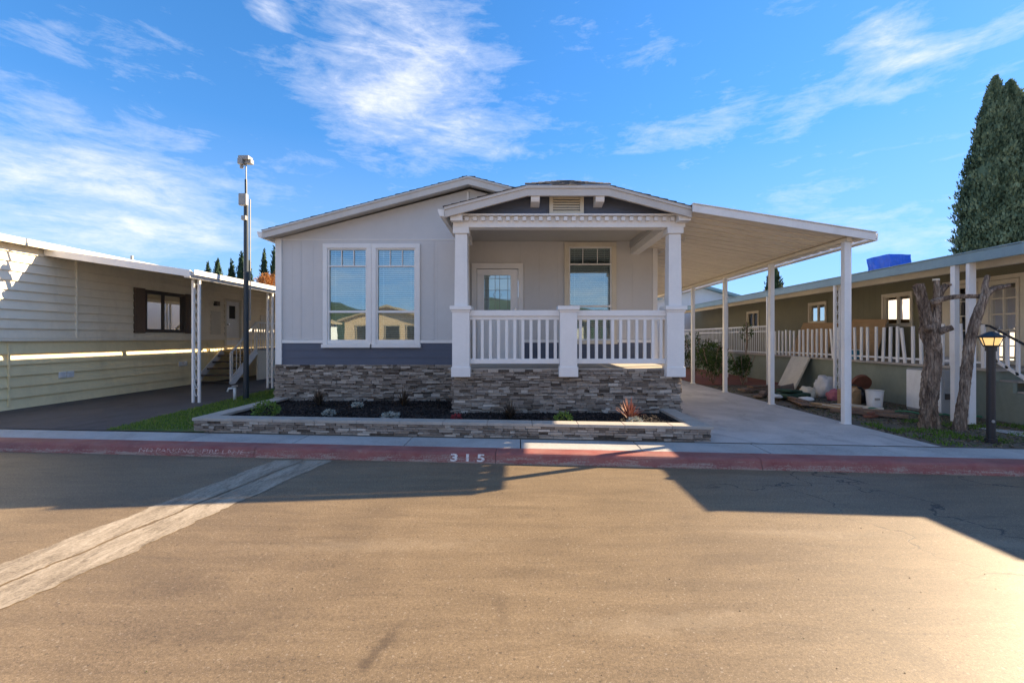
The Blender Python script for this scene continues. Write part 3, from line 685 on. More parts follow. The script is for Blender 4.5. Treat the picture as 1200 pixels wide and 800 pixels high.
for s_,(ex,ez) in ((0,(.10,3.91)),(1,(1.39,3.91))):
    for i in range(6):
        q=(i+.5)/6; sp.obox((ex+(xm-ex)*q,yf+(yk-yf)*q,ez+(zm-ez)*q+.015),(.17,.12,.016),(R(25),0,0),random.random())
sp.build('shingles',M['shingle'],pro)
gt=MB(); gt.prism([(-1.21,3.53),(-1.31,3.54),(-1.31,3.51),(-1.28,3.43),(-1.21,3.42)],'y',7.2,8.72); gt.build('gutter',M['white'],pro)
cl=MB(); cl.box(-1.2,2.66,YP+.11,YB,3.622,3.66); cl.box(2.4,2.66,7.6,9.99,3.475,3.621); cl.box(2.66,3.0,YL,YB,3.622,3.66); cl.build('porch_ceiling',M['ceiling'],H)
# --- posts
for px,full in ((-.97,True),(.78,False),(2.52,True)):
    p=MB(); p.box(px-.14,px+.14,YP-.12,YP+.16,.98,1.955); p.box(px-.155,px+.155,YP-.135,YP+.03,.87,1.03)
    p.box(px-.175,px+.175,YP-.155,YP+.19,1.957,2.02); 
    p.box(px-.155,px+.155,YP-.135,YP+.17,1.925,1.9565)
    if full:
        a,b_=.108,.097
        y0=YP+.02; p.hexa([(px-a,y0-a,2.0201),(px+a,y0-a,2.0201),(px+a,y0+a,2.0201),(px-a,y0+a,2.0201),(px-b_,y0-b_,3.20),(px+b_,y0-b_,3.20),(px+b_,y0+b_,3.20),(px-b_,y0+b_,3.20)])
        p.box(px-.13,px+.13,y0-.13,y0+.13,3.201,3.299)
    p.build('porch_post',M['white'],H,.005)
for a0,a1,nb in ((-.83,.64,11),(.92,2.38,11)):
    r=MB(); r.box(a0,a1,YP-.05,YP+.06,1.86,1.955); r.box(a0,a1,YP-.02,YP+.04,1.80,1.859); r.box(a0,a1,YP-.03,YP+.05,1.08,1.16)
    ro_=r.build('railing',M['white'],H,.004)
    for i in range(nb):
        bl=MB(); x=a0+(a1-a0)*(i+.5)/nb; bl.box(x-.024,x+.024,YP-.012,YP+.032,1.16,1.80); bl.build('baluster',M['white'],ro_)


# ------------------------------------------------------------------ CARPORT
Cp=thing('carport','ribbed metal carport roof, warm bounce light in its colour, on white square posts beside the grey home','carport',(5.2,7.2,GZ))
y0,y1=7.08,17.5; xi,zi,xo,zo=2.70,3.50,5.50,3.06
pn=MB(); prof=[(0,0),(.02,.045),(.05,.045),(.07,0),(.165,0),(.172,-.006),(.179,0)]
def zc(x): return zi+(zo-zi)*(x-xi)/(xo-xi)
y=y0+.08; 
while y<y1:
    for i in range(len(prof)):
        a=prof[i]; b=prof[i+1] if i+1<len(prof) else (.272,0)
        ya,yb=y+a[0],y+b[0]
        top=[(xi,ya,zi+a[1]),(xo-.03,ya,zo+a[1]),(xo-.03,yb,zo+b[1]),(xi,yb,zi+b[1])]
        pn.hexa(top+[(p[0],p[1],p[2]+.006) for p in top])
    y+=.272
pn.build('roof_panel',M['pan'],Cp)
fs=MB(); fs.prism([(xi-.02,zi+.085),(xo+.03,zo+.075),(xo+.03,zo-.045),(xi-.02,zi-.035)],'y',y0,y0+.03); fs.prism([(xi-.02,zi+.10),(xo+.04,zo+.09),(xo+.04,zo+.076),(xi-.02,zi+.086)],'y',y0-.02,y0+.12)
fs.build('front_fascia',M['metalwhite'],Cp,.003)
gt=MB(); gt.prism([(xo-.028,zo-.04),(xo+.08,zo-.04),(xo+.09,zo+.075),(xo+.075,zo+.075),(xo+.065,zo-.025),(xo-.028,zo-.025)],'y',y0+.031,y1); gt.build('gutter',M['metalwhite'],Cp)
bm_=MB(); bm_.box(5.15,5.23,y0+.1,y1,zc(5.19)-.08,zc(5.25)-.012); bm_.build('eave_beam',M['creamtrim'],Cp,.004)
for Y in (7.27,9.42,11.55,13.7,15.9):
    pp=MB(); 
    pp.box(5.145,5.235,Y-.045,Y+.045,GZ-.02,zc(5.19)-.081); pp.box(5.13,5.25,Y-.06,Y+.06,GZ-.02,GZ+.012)
    if Y<8: pp.box(5.237,5.275,Y-.02,Y+.04,GZ,zc(5.25)-.081)
    pp.build('post',M['metalwhite'],Cp,.006)

# ------------------------------------------------------------------ PLANTER
Pl=thing('planter','long low stone faced planter with pale concrete cap in front of the porch','planter',(-1.1,6.4,.12))
def pc(x,o): return 6.22+o+SL*x
A=(-4.80,pc(-4.80,0)); B=(2.52,pc(2.52,0)); un=Vector((1,SL,0)).normalized(); nn=Vector((SL,-1,0)).normalized()
ps=MB(); stonewall(ps,0,(A[0]+.03,A[1]+.05),(B[0],B[1]+.05),.12,.292,(nn.x,nn.y),.02,.025); stonewall(ps,0,(B[0]-.05,B[1]+.03),(2.45,YP+.02),.12,.292,(1,0),.02,.025); stonewall(ps,0,(A[0]+.05,YL-.04),(A[0]+.05,A[1]+.03),.12,.292,(-1,0),.02,.025)
pw=ps.build('stone_facing',M['stone'],Pl)
core=MB()
core.hexa([(A[0]+.06,A[1]+.056,.1),(B[0]-.06,B[1]+.056,.1),(B[0]-.06,B[1]+.2,.1),(A[0]+.06,A[1]+.2,.1),(A[0]+.06,A[1]+.056,.29),(B[0]-.06,B[1]+.056,.29),(B[0]-.06,B[1]+.2,.29),(A[0]+.06,A[1]+.2,.29)])
core.box(A[0]+.06,A[0]+.2,A[1]+.21,YL-.04,.1,.29); core.box(B[0]-.23,B[0]-.075,B[1]+.22,YP+.02,.1,.29)
core.build('inner_wall',M['mortar'],Pl)
cp=MB(); x=A[0]
while x<B[0]-.01:      # cap slabs
    e=min(x+.62,B[0]+.03)
    if B[0]+.03-e<.2:e=B[0]+.03
    a=x+.002;b=e-.002; yl=0;yh=.25
    cp.hexa([(a,pc(a,yl),.292),(b,pc(b,yl),.292),(b,pc(b,yh),.292),(a,pc(a,yh),.292),(a,pc(a,yl),.335),(b,pc(b,yl),.335),(b,pc(b,yh),.335),(a,pc(a,yh),.335)]); x=e
cp.box(A[0]-.002,A[0]+.24,A[1]+.23,YL-.06,.292,.334)
cp.box(B[0]-.22,B[0]+.02,B[1]+.28,YP-.01,.292,.334)
cp.build('cap',M['conc'],Pl,.006)
soil=MB(); soil.face([(A[0]+.15,pc(A[0],.2),.26),(B[0]-.15,pc(B[0],.2),.26),(B[0]-.15,YP+.05,.26),(-1.1,YP+.05,.26),(-1.1,YL-.01,.26),(A[0]+.15,YL-.01,.26)]); struct(soil.build('planting_soil',M['soil']))
mu=MB()
for i in range(9000):
    x=random.uniform(A[0]+.24,B[0]-.24); y=random.uniform(pc(x,.26),YL-.04 if x<-1.1 else YP-.03)
    s_=random.uniform(.012,.045); mu.obox((x,y,.262+.02*noise.noise(Vector((x*3,y*3,0)))+random.random()*.012),(s_,s_*random.uniform(.25,.6),s_*.3),(random.gauss(0,.4),random.gauss(0,.4),random.uniform(0,3.1)),random.random())
mu.build('mulch',M['mulchchip'])['kind']='stuff'
def spiky(x,y,h,mat,n,label,spread):
    q=MB(); blades(q,(x,y,.265),int(n*1.5),h*1.3,spread*1.2,.034); o=q.build('spiky_plant',mat); o.location=(0,0,0); tag(o,label,'plant','spiky accent plants in the planter'); return o
spiky(-3.68,8.3,.30,M['darkleaf'],34,'dark spiky plant under left window, nearest the left side of the bed',.16)
spiky(-2.15,8.35,.30,M['darkleaf'],34,'dark spiky plant in the bed under the right edge of the double window',.17)
spiky(-.16,6.95,.27,M['darkleaf'],40,'bronze-green spiky plant in front of the stone porch wall, below the left railing',.17)
spiky(1.62,6.75,.30,M['redleaf'],46,'red bladed spiky plant at the right end of the planter',.20)
def bush(x,y,r,mat,label,name='small_shrub',n=420,size=.05,z=.262,group=None,cat='shrub',sq=.7):
    q=MB(); leafball(q,(x,y,z+r*sq*.8),r,n,size,seed=x,sq=sq); o=q.build(name,mat); tag(o,label,cat,group); return o
bush(-4.05,7.25,.17,M['leafbright'],'small bright green shrub at the left end of the planter')
bush(.62,6.6,.12,M['leafbright'],'small lime green mound at middle right of the planter',n=300,size=.04)
bush(-.96,6.82,.07,M['redflower'],'tiny red leaved plant beside the corner of the porch stonework',n=160,size=.035)
bush(-3.05,7.25,.09,M['paleleaf'],'pale grey succulent just right of the bright left shrub','succulent',200,.04,group='pale succulents in the bed',cat='plant',sq=.5)
bush(-2.9,8.1,.09,M['paleleaf'],'pale grey succulent farthest back, close to the stone skirting under the double window','succulent',200,.04,group='pale succulents in the bed',cat='plant',sq=.5)
bush(-2.0,7.0,.12,M['paleleaf'],'widest pale succulent, near the cap left of the porch','succulent',300,.045,group='pale succulents in the bed',cat='plant',sq=.35)
bush(1.66,6.62,.10,M['paleleaf'],'pale succulent at the foot of the red bladed plant','succulent',200,.04,group='pale succulents in the bed',cat='plant',sq=.35)

# ------------------------------------------------------------------ LEFT NEIGHBOUR
LX=-9.7
Lh=thing('mobile_home','white and mustard sided home on the left with brown window shutters','house',(LX-2,12,GZ))
mL=FXp(LX); hL=[(11.72,13.14,1.66,2.74)]; dL=(14.95,15.70,1.2,2.72)
w=MB(); holes_grid(w,lambda a,b,c,d:w.box(LX-.1,LX,a,b,c,d),7.3,26,1.44,3.30,hL+[dL])
w.box(LX-6,LX-.1,7.3,7.4,.15,3.30); w.box(LX-6,LX-.1,25.9,26,.15,3.3); w.box(LX-6.1,LX-6,7.3,26,.15,3.3)
wo=w.build('wall',M['lefttop'],Lh)
l=MB(); lap(l,mL,7.3,26,1.50,3.28,.183,[(11.37,13.5,1.60,2.80),(dL[0]-.08,dL[1]+.08,1.1,2.82)],.022,.001); l.build('lap_siding',M['lefttop'],wo)
w=MB(); w.box(LX-.1,LX-.03,7.3,26,GZ-.05,1.435); lap(w,mL,7.3,26,GZ,1.38,.212,[(16.0,19.5,.1,1.2)],.024,-.03); w.build('lower_siding',M['leftlow'],Lh)
w=MB(); w.box(LX-.02,LX+.035,7.3,26,1.437,1.50); w.box(LX+.0,LX+.05,7.24,7.31,GZ,3.3); w.build('belt_trim',M['lefttop'],Lh,.004)
w=MB(); w.prism([(LX+.05,3.31),(LX+.22,3.31),(LX+.22,3.36),(LX-3.1,3.62),(LX-6.3,3.36),(LX-6.3,3.31)],'y',7.1,26.2)
ro=w.build('roof',M['creamtrim'],Lh)
w=MB(); w.box(LX+.221,LX+.25,7.08,26.2,3.27,3.40); w.build('fascia',M['creamtrim'],ro)
w=MB(); w.tube([(LX-.2,8.55,3.3),(LX-.2,8.55,3.52)],.05,10); w.tube([(LX-.2,8.55,3.5),(LX-.2,8.55,3.55)],.08,10); w.build('roof_vent',M['galv'],ro)
w=MB(); w.tube([(LX-.8,12.3,3.4),(LX-.8,12.3,3.72)],.035,8); w.build('roof_vent',M['galv'],ro)
window(Lh,mL,11.78,13.08,1.70,2.70,.05,M['darkframe'],M['darkframe'],M['glassdark'],vs=[(12.38,1.7,2.7,.05)],blinds=None,tw=.035,sill=False,label='window with dark frame between brown shutters')
c=MB()
for i in range(30):
    a=12.45+.5*i/30; b=12.45+.5*(i+1)/30; c.face([mL(a,-.15+.03*math.sin(i*1.1),1.7),mL(b,-.15+.03*math.sin(i*1.1+1.1),1.7),mL(b,-.15+.03*math.sin(i*1.1+1.1),2.45),mL(a,-.15+.03*math.sin(i*1.1),2.45)])
c.build('curtain',M['creamtrim'],Lh)
for a in (11.39,13.15):
    s_=MB(); s_.mbox(mL,a,a+.32,.012,.05,1.63,2.77)
    z=1.68
    while z<2.72: s_.mbox(mL,a+.04,a+.28,.05,.058,z,z+.022); z+=.04
    s_.build('shutter',M['brown'],Lh)
d=MB()
for q in ((dL[0]-.07,dL[0],1.2,2.72),(dL[1],dL[1]+.07,1.2,2.72),(dL[0]-.07,dL[1]+.07,2.72,2.80)): d.mbox(mL,q[0],q[1],0,.045,q[2],q[3])
dd=d.build('door',M['creamtrim'],Lh,.003)
d=MB(); holes_grid(d,lambda a,b,c_,e:d.mbox(mL,a,b,-.05,.0,c_,e),dL[0],dL[1],1.2,2.72,[(15.15,15.5,2.15,2.58)]); d.build('door_leaf',M['metalwhite'],dd,.003)
d=MB(); d.mbox(mL,15.15,15.5,-.03,-.02,2.15,2.58); d.build('door_window',M['dark'],dd)
d=MB(); d.tube([(LX,15.06,1.95),(LX+.06,15.06,1.95)],.03,10); d.build('knob',M['handle'],dd)
for yy,zz in ((9.55,.66),(12.9,.70)):
    v=MB()
    for o_ in (0,.17):
        v.mbox(mL,yy+o_,yy+o_+.15,.0,.022,zz,zz+.13)
        for k_ in range(4): v.mbox(mL,yy+o_+.015,yy+o_+.135,.022,.032,zz+.015+k_*.028,zz+.03+k_*.028)
    v.build('skirt_vent',M['metalwhite'],Lh)
for a in (14.2,16.9):
    w=MB(); w.mbox(mL,a,a+.45 if a<15 else a+1.2,.024,.05,1.62,2.35); w.build('storm_panel',M['creamtrim'],Lh,.003)
w=MB(); w.mbox(mL,14.35,14.5,.02,.13,2.52,2.66); w.build('porch_light',M['darkframe'],Lh)
for y_,z0_ in ((9.9,1.5),(16.2,1.5),(20.1,1.5),(8.6,.2),(14.1,.2)):
    w=MB(); w.mbox(mL,y_,y_+.03,.0,.05 if z0_>1 else .028,z0_,3.26 if z0_>1 else 1.38); w.build('joint_strip',M['lefttop'] if z0_>1 else M['leftlow'],Lh)
# awning with paired scroll posts
Aw=thing('awning','white sloping metal awning on paired scrollwork posts over the left driveway','awning',(-6.85,10,GZ))
ax0,az0,ax1,az1=LX+.04,3.265,-6.72,2.83; ay0,ay1=9.25,24
a=MB(); zl=lambda x: az0+(az1-az0)*(x-ax0)/(ax1-ax0); y=ay0
while y<ay1:
    for (u0,h0,u1,h1) in ((0,0,.02,.03),(.02,.03,.05,.03),(.05,.03,.07,0),(.07,0,.30,0)):
        t0=[(ax0,y+u0,az0+h0),(ax1,y+u0,az1+h0),(ax1,y+u1,az1+h1),(ax0,y+u1,az0+h1)]; a.hexa(t0+[(p[0],p[1],p[2]+.006) for p in t0])
    y+=.30
a.build('roof_panel',M['creamtrim'],Aw)
a=MB(); a.prism([(ax0,az0+.05),(ax1+.02,az1+.05),(ax1+.02,az1-.09),(ax0,az0-.09)],'y',ay0-.03,ay0-.002); a.build('front_fascia',M['metalwhite'],Aw,.003)
a=MB(); a.prism([(ax1+.001,az1-.05),(ax1+.09,az1-.04),(ax1+.10,az1+.06),(ax1+.085,az1+.06),(ax1+.075,az1-.025),(ax1+.001,az1-.03)],'y',ay0,ay1)
a.box(ax1-.12,ax1-.02,ay0,ay1,az1-.10,az1-.001); a.build('gutter',M['metalwhite'],Aw)
def scrollposts(parent,x,y,zt,off,w=.045,gap=.13):
    p=MB(); p.box(x-w/2,x+w/2,y-w/2,y+w/2,GZ-.03,zt); p.box(x+off[0]*gap-w/2,x+off[0]*gap+w/2,y+off[1]*gap-w/2,y+off[1]*gap+w/2,GZ-.03,zt)
    o=p.build('post',M['metalwhite'],parent,.004)
    q=MB(); z=GZ+.15; cx_,cyy=x+off[0]*gap/2,y+off[1]*gap/2
    while z<zt-.2:
        pts=[]
        for k_ in range(13):
            an=k_/12*2*math.pi; rr=(gap/2-w/2-.008); pts.append((cx_+off[0]*rr*math.cos(an)*(.9 if k_%2 else 1),cyy+off[1]*rr*math.cos(an),z+.09+.09*math.sin(an)+.02*math.cos(2*an)))
        q.tube(pts,.007,5,cap=False); z+=.2
    q.build('scrollwork',M['metalwhite'],o)
for Y in (9.62,12.45,16.3,20): scrollposts(Aw,-6.92,Y,az1-.10,(1,0))
# steps and landing of the left home
St=thing('entry_steps','small landing with open dark steps and white railing at the left home door','steps',(-9.2,15,GZ))
x0,x1=LX+.06,LX+1.15
s_=MB(); s_.box(x0,x1,14.75,19.2,1.09,1.15); s_.build('landing',M['conc'],St,.005)
s_=MB(); s_.box(x1-.04,x1,14.8,19.2,GZ,1.089); so_=s_.build('skirt_panel',M['creamtrim'],St)
s_=MB(); s_.box(x1,x1+.015,16.6,17.1,.45,.85); s_.build('vent_opening',M['darkframe'],so_)
for i in range(5):
    s_=MB(); z=1.15-(i+1)*.19; y=14.72-i*.25; s_.box(x0+.02,x1,y-.27,y,z-.04,z); s_.box(x0+.02,x1,y-.272,y-.264,z-.035,z+.006); s_.build('step',M['blacktop'] if 0 else M['darkframe'],St)
for xx in (x0+.01,x1+.012): s_=MB(); s_.bar((xx,14.72,1.08),(xx,13.4,.12),.03,.2); s_.build('stringer',M['metalwhite'],St)
s_=MB(); rx=x1+.0
s_.bar((rx,14.72,2.0),(rx,13.42,1.05),.04,.05); s_.box(rx-.02,rx+.02,13.40,13.44,.15,1.06); s_.box(rx-.02,rx+.02,14.72,14.76,1.1,2.02)
s_.bar((rx,14.72,1.2),(rx,13.42,.3),.03,.03)
for i in range(7):
    q=(i+.5)/7; y=14.72-1.3*q; s_.box(rx-.01,rx+.01,y-.01,y+.01,1.2-.9*q,2.0-.95*q)
s_.box(rx-.02,rx+.02,14.76,19.2,1.98,2.03); s_.box(rx-.015,rx+.015,14.76,19.2,1.2,1.23)
y=14.9
while y<19.2: s_.box(rx-.01,rx+.01,y-.01,y+.01,1.15,1.98); y+=.14
s_.build('railing',M['metalwhite'],St)
# utility mast
Up=thing('utility_mast','tall dark mast with small grey boxes at its top beside the left lawn','pole',(-6.15,10.2,GZ))
px,py=-6.15,10.2
u=MB(); u.tube([(px,py,GZ-.05),(px,py,4.55)],[.058,.048],14); u.tube([(px,py,4.5),(px-.005,py,5.05)],.026,10); u.build('mast',M['pole'],Up,smooth=False)
u=MB(); u.tube([(px+.066,py+.04,1.9),(px+.066,py+.04,4.62)],.014,8); u.build('conduit',M['galv'],Up)
u=MB(); u.tube([(px,py,5.0),(px,py,5.5)],.014,8); u.build('antenna_rod',M['galv'],Up)
u=MB(); u.box(px-.09,px+.08,py-.14,py-.04,4.44,4.70); u.build('control_box',M['galv'],Up,.01)
u=MB(); u.box(px-.05,px+.05,py-.11,py-.03,4.12,4.22); u.build('small_box',M['galv'],Up,.01)
u=MB(); u.box(px-.13,px+.10,py-.09,py+.09,5.47,5.56); u.box(px-.14,px-.03,py-.10,py+.04,5.37,5.50); u.box(px-.02,px+.13,py-.04,py+.08,5.40,5.50); u.tube([(px-.1,py,5.36),(px-.1,py,5.3)],.04,8); u.build('sensor_head',M['galv'],Up,.01)
Vp=thing('water_spigot','small white water riser with valve at the foot of the dark mast','spigot',(-6.28,10.05,GZ))
u=MB(); u.tube([(-6.28,10.0,GZ),(-6.28,10.0,.42)],.03,8); u.tube([(-6.28,10.0,.40),(-6.38,9.95,.40),(-6.40,9.94,.33)],.022,8); u.build('riser',M['metalwhite'],Vp,smooth=True)
u=MB(); u.tube([(-6.28,10.0,.43),(-6.28,10.0,.46)],.06,10); u.build('valve',M['galv'],Vp)

# ------------------------------------------------------------------ RIGHT NEIGHBOUR
RX=9.2
Rh=thing('mobile_home','olive green panelled home on the right with cream window frames','house',(RX+2,12,GZ))
mR=FXn(RX)
wins=[(10.72,11.5,1.83,2.54),(13.72,14.45,2.0,2.55),(17.6,18.4,1.9,2.5)]
bigs=[(8.42,8.92,1.05,2.56),(9.18,9.62,1.05,2.56)]
w=MB(); holes_grid(w,lambda a,b,c,d:w.box(RX,RX+.1,a,b,c,d),6.0,24,.9,3.0,wins+bigs)
w.box(RX+.1,RX+5,6.0,6.1,.15,3.0); w.box(RX+.1,RX+5,23.9,24,.15,3.0); w.box(RX+5,RX+5.1,6,24,.15,3.0)
w.build('wall',M['green'],Rh)
w=MB(); w.prism([(RX-.02,3.0),(RX-.02,2.96),(RX+5.3,2.96),(RX+5.3,3.05),(RX+2.6,3.42),(RX-.02,3.06)],'y',5.7,24.2); ro=w.build('roof',M['blueroof'],Rh)
for a0,a1,z0,z1 in wins:
    window(Rh,mR,a0,a1,z0,z1,.06,M['creamtrim'],M['creamtrim'],M['glassdark'],vs=[((a0+a1)/2,z0,z1,.04)],blinds=.45,tw=.03,sill=False)
for a0,a1,z0,z1 in bigs:
    am=(a0+a1)/2; window(Rh,mR,a0,a1,z0,z1,.05,M['creamtrim'],M['creamtrim'],M['glassdark'],vs=[(am,z0,z1,.025)],hs=[(z0+(z1-z0)*k_/5,a0,a1,.022) for k_ in range(1,5)],tw=.03,sill=False,name='patio_window')
w=MB(); w.mbox(mR,7.3,8.36,.001,.03,.95,2.70); w.mbox(mR,8.98,9.12,.001,.03,.95,2.70); w.mbox(mR,9.68,9.9,.001,.03,.95,2.70); w.mbox(mR,8.36,8.98,.001,.03,2.62,2.70); w.mbox(mR,9.12,9.68,.001,.03,2.62,2.70)
w.build('door_surround',M['creamtrim'],Rh,.003)
# patio awning along the right home
Ra=thing('awning','blue grey edged patio awning on white posts along the olive green home','awning',(7.1,9,GZ))
ry0,ry1=6.42,23; ax,az,bx,bz=RX-.03,2.93,7.10,2.74
a=MB(); y=ry0
while y<ry1:
    for (u0,h0,u1,h1) in ((0,0,.02,.03),(.02,.03,.05,.03),(.05,.03,.07,0),(.07,0,.30,0)):
        t0=[(ax,y+u0,az+h0),(bx,y+u0,bz+h0),(bx,y+u1,bz+h1),(ax,y+u1,az+h1)]; a.hexa(t0+[(p[0],p[1],p[2]+.006) for p in t0])
    y+=.30
a.build('roof_panel',M['creamtrim'],Ra)
a=MB(); a.box(bx-.05,bx-.002,ry0-.03,ry1,bz-.06,bz+.10); a.box(bx-.07,bx-.001,ry0-.03,ry1,bz+.101,bz+.118); a.prism([(bx,bz+.10),(ax,az+.08),(ax,az-.05),(bx,bz-.05)],'y',ry0-.03,ry0-.002); a.build('fascia',M['blueroof'],Ra,.003)
a=MB(); a.box(7.42,7.52,ry0,ry1,2.62,2.765); a.build('support_beam',M['creamtrim'],Ra,.003)
for Y in (7.45,10.25,13.05,15.85):
    a=MB()
    if Y<8: 
        a.box(7.07,7.15,7.41,7.49,GZ,2.70); a.box(7.07,7.13,7.17,7.23,GZ,2.70); a.box(7.15,7.21,7.20,7.26,GZ,2.70)
        a.build('post',M['metalwhite'],Ra,.004)
    else: scrollposts(Ra,7.08,Y,2.70,(1,0),.05,.12)
# raised deck
Dk=thing('deck','raised green walled deck with white picket railing along the olive home','deck',(7.9,12,GZ))
w=MB(); w.box(7.9,7.98,7.65,22,GZ-.05,.94); w.box(7.98,RX-.002,7.65,7.73,GZ-.05,.94); w.build('base_wall',M['greenbase'],Dk)
w=MB(); w.box(7.84,RX-.002,7.6,22,.942,.99); w.build('deck_floor',M['conc'],Dk,.004)
w=MB(); w.box(7.90,7.94,7.7,14.2,1.06,1.10)
w.build('bottom_rail',M['metalwhite'],Dk)
y=7.72; k_=0
while y<14.2:
    lean=random.gauss(0,.012); h=1.74+random.uniform(-.03,.03); 
    if k_ in (8,19): lean=.09
    w=MB(); w.hexa([(7.87,y,.99),(7.90,y,.99),(7.90,y+.06,.99),(7.87,y+.06,.99),(7.87,y+lean,h),(7.90,y+lean,h),(7.90,y+.06+lean,h),(7.87,y+.06+lean,h)]); w.build('picket',M['metalwhite'],Dk)
    y+=.19+(.06 if k_%7==5 else 0); k_+=1
w=MB(); w.box(7.88,7.92,14.3,22,1.86,1.90); w.box(7.88,7.92,14.3,22,1.70,1.73); w.box(7.88,7.92,14.3,22,1.02,1.05)
y=14.3
while y<22: w.box(7.89,7.91,y,y+.02,1.0,1.88); y+=.13
w.build('metal_railing',M['metalwhite'],Dk)
# stairs at the near end of the deck
Rs=thing('stairs','green sided steps with white balusters and dark handrail at the right picture edge','stairs',(8.5,7.2,GZ))
pr_=[(7.65,.13),(7.65,.94),(7.60,.94)]
y,z=7.60,.94
while z>.25: z-=.165; pr_+= [(y,z),(y-.27,z)]; y-=.27
pr_+=[(y,.13)]
w=MB(); w.prism(pr_,'x',7.93,8.0); w.build('side_wall',M['greenbase'],Rs)
w=MB(); y,z=7.60,.94
while z>.25:
    z-=.165; w.box(8.0,9.1,y-.29,y,z,z+.03); y-=.27
w.box(7.88,7.929,7.6,7.66,.9,.96); w.build('treads',M['conc'],Rs,.004)
w=MB(); w.tube([(7.9,7.9,1.74),(7.9,7.66,1.70),(7.9,6.2,.86)],.02,8); w.build('handrail',M['black'],Rs)
w=MB(); w.bar((7.9,7.62,1.16),(7.9,6.2,.32),.03,.05)
for i in range(9):
    q=(i+.5)/9; y=7.62-1.42*q; w.box(7.885,7.915,y-.022,y+.022,1.14-.84*q,1.69-.84*q)
w.build('balusters',M['metalwhite'],Rs)
# tarp-covered cooler on the roof
Tp=MB(); n=8
import bmesh
def tarpbox(x0,x1,y0,y1,z0,z1):
    bm=bmesh.new(); bmesh.ops.create_cube(bm,size=1); bmesh.ops.subdivide_edges(bm,edges=bm.edges,cuts=7,use_grid_fill=True)
    for v in bm.verts:
        p=v.co.copy(); v.co=Vector(((x0+x1)/2+p.x*(x1-x0),(y0+y1)/2+p.y*(y1-y0),(z0+z1)/2+p.z*(z1-z0)))
        fl=(.5-p.z); v.co+=Vector((noise.noise(v.co*3.1),noise.noise(v.co*3.3+Vector((4,0,0))),.5*noise.noise(v.co*2.7)))*.10*(.5+fl)
        v.co.x+=p.x*fl*.06*math.sin(v.co.y*18); v.co.y+=p.y*fl*.06*math.sin(v.co.x*18)
    me=bpy.data.meshes.new('tarp_covered_cooler'); bm.to_mesh(me); bm.free(); me.materials.append(M['tarp'])
    o=bpy.data.objects.new('tarp_covered_cooler',me); COL.objects.link(o); return o
tag(tarpbox(9.3,9.86,11.5,12.25,2.95,3.62),'bright blue tarp wrapped round a boxy cooler on the roof of the olive home','rooftop cooler')
# cabinet
w=thing('utility_cabinet','pale grey metal cabinet against the deck wall behind the bare trunks','cabinet',(7.6,8.3,GZ))
q=MB(); q.box(7.42,7.86,8.0,8.75,GZ,.93); q.build('cabinet_body',M['galv'],w,.01); 
q=MB(); q.box(7.40,7.419,8.02,8.73,GZ+.05,.90); q.build('door_panel',M['bucket'],w,.004)
q=MB(); q.box(7.46,7.70,7.985,7.999,.42,.52); q.build('louvre',M['darkframe'],w)
q=MB(); q.box(7.43,7.85,7.98,7.999,.60,.90); q.build('side_panel',M['galv'],w,.003)

# ------------------------------------------------------------------ BARE TRUNKS
def barkfn(seed,k=1.0):
    def fn(a,p):
        v=Vector((math.cos(a+p.z*1.2)*1.6,math.sin(a+p.z*1.2)*1.6,p.z*1.6+seed))
        return 1+k*(.24*noise.noise(v)+.34*noise.noise(Vector((math.cos(a+p.z*1.2)*5,math.sin(a+p.z*1.2)*5,p.z*2.2+seed)))+.22*abs(noise.noise(Vector((math.cos(a+p.z)*9,math.sin(a+p.z)*9,p.z*7+seed)))))
    return fn
def smoothpath(P,Rr,n=8):
    out=[];rad=[]
    for i in range(len(P)-1):
        p0=Vector(P[max(i-1,0)]);p1=Vector(P[i]);p2=Vector(P[i+1]);p3=Vector(P[min(i+2,len(P)-1)])
        for k_ in range(n):
            t=k_/n; out.append(.5*((2*p1)+(p2-p0)*t+(2*p0-5*p1+4*p2-p3)*t*t+(-p0+3*p1-3*p2+p3)*t**3)); rad.append(Rr[i]*(1-t)+Rr[i+1]*t)
    out.append(Vector(P[-1])); rad.append(Rr[-1]); return out,rad
def limb(parent,name,P,Rr,seed,n=8,seg=20,k=1.0):
    n*=2; seg*=2
    Rr=[r*.66 for r in Rr]
    a,b=smoothpath(P,Rr,n); q=MB(); q.tube(a,b,seg,barkfn(seed,k)); return q.build(name,M['bark'],parent,smooth=True)
T1=thing('bare_tree','thick gnarled bare trunk with sawn-off forked limbs, left of the two','tree',(6.2,6.9,GZ),'lopped bare trunks by the right driveway')
limb(T1,'trunk',[(6.2,6.9,.08),(6.19,6.9,.22),(6.17,6.88,.5),(6.22,6.9,.9),(6.24,6.88,1.3),(6.19,6.9,1.62),(6.2,6.9,1.72)],[.20,.165,.145,.135,.135,.145,.12],1.0,10,28)
limb(T1,'limb',[(6.18,6.9,1.5),(6.12,6.88,1.8),(6.05,6.86,2.08),(5.98,6.85,2.30)],[.13,.105,.10,.095],4.0)
limb(T1,'limb',[(6.24,6.9,1.5),(6.31,6.92,1.8),(6.34,6.93,2.05),(6.38,6.92,2.2),(6.46,6.9,2.30)],[.12,.09,.085,.07,.055],6.0)
limb(T1,'limb',[(6.33,6.93,2.0),(6.31,6.9,2.2),(6.30,6.9,2.38)],[.07,.055,.045],7.5)
limb(T1,'limb',[(6.2,6.88,2.03),(6.4,6.82,2.10),(6.62,6.8,2.12),(6.92,6.78,2.12)],[.06,.052,.047,.04],9.0,seg=14,k=.7)
limb(T1,'stub',[(6.12,6.84,1.62),(6.05,6.72,1.66)],[.075,.055],2.2,5,14)
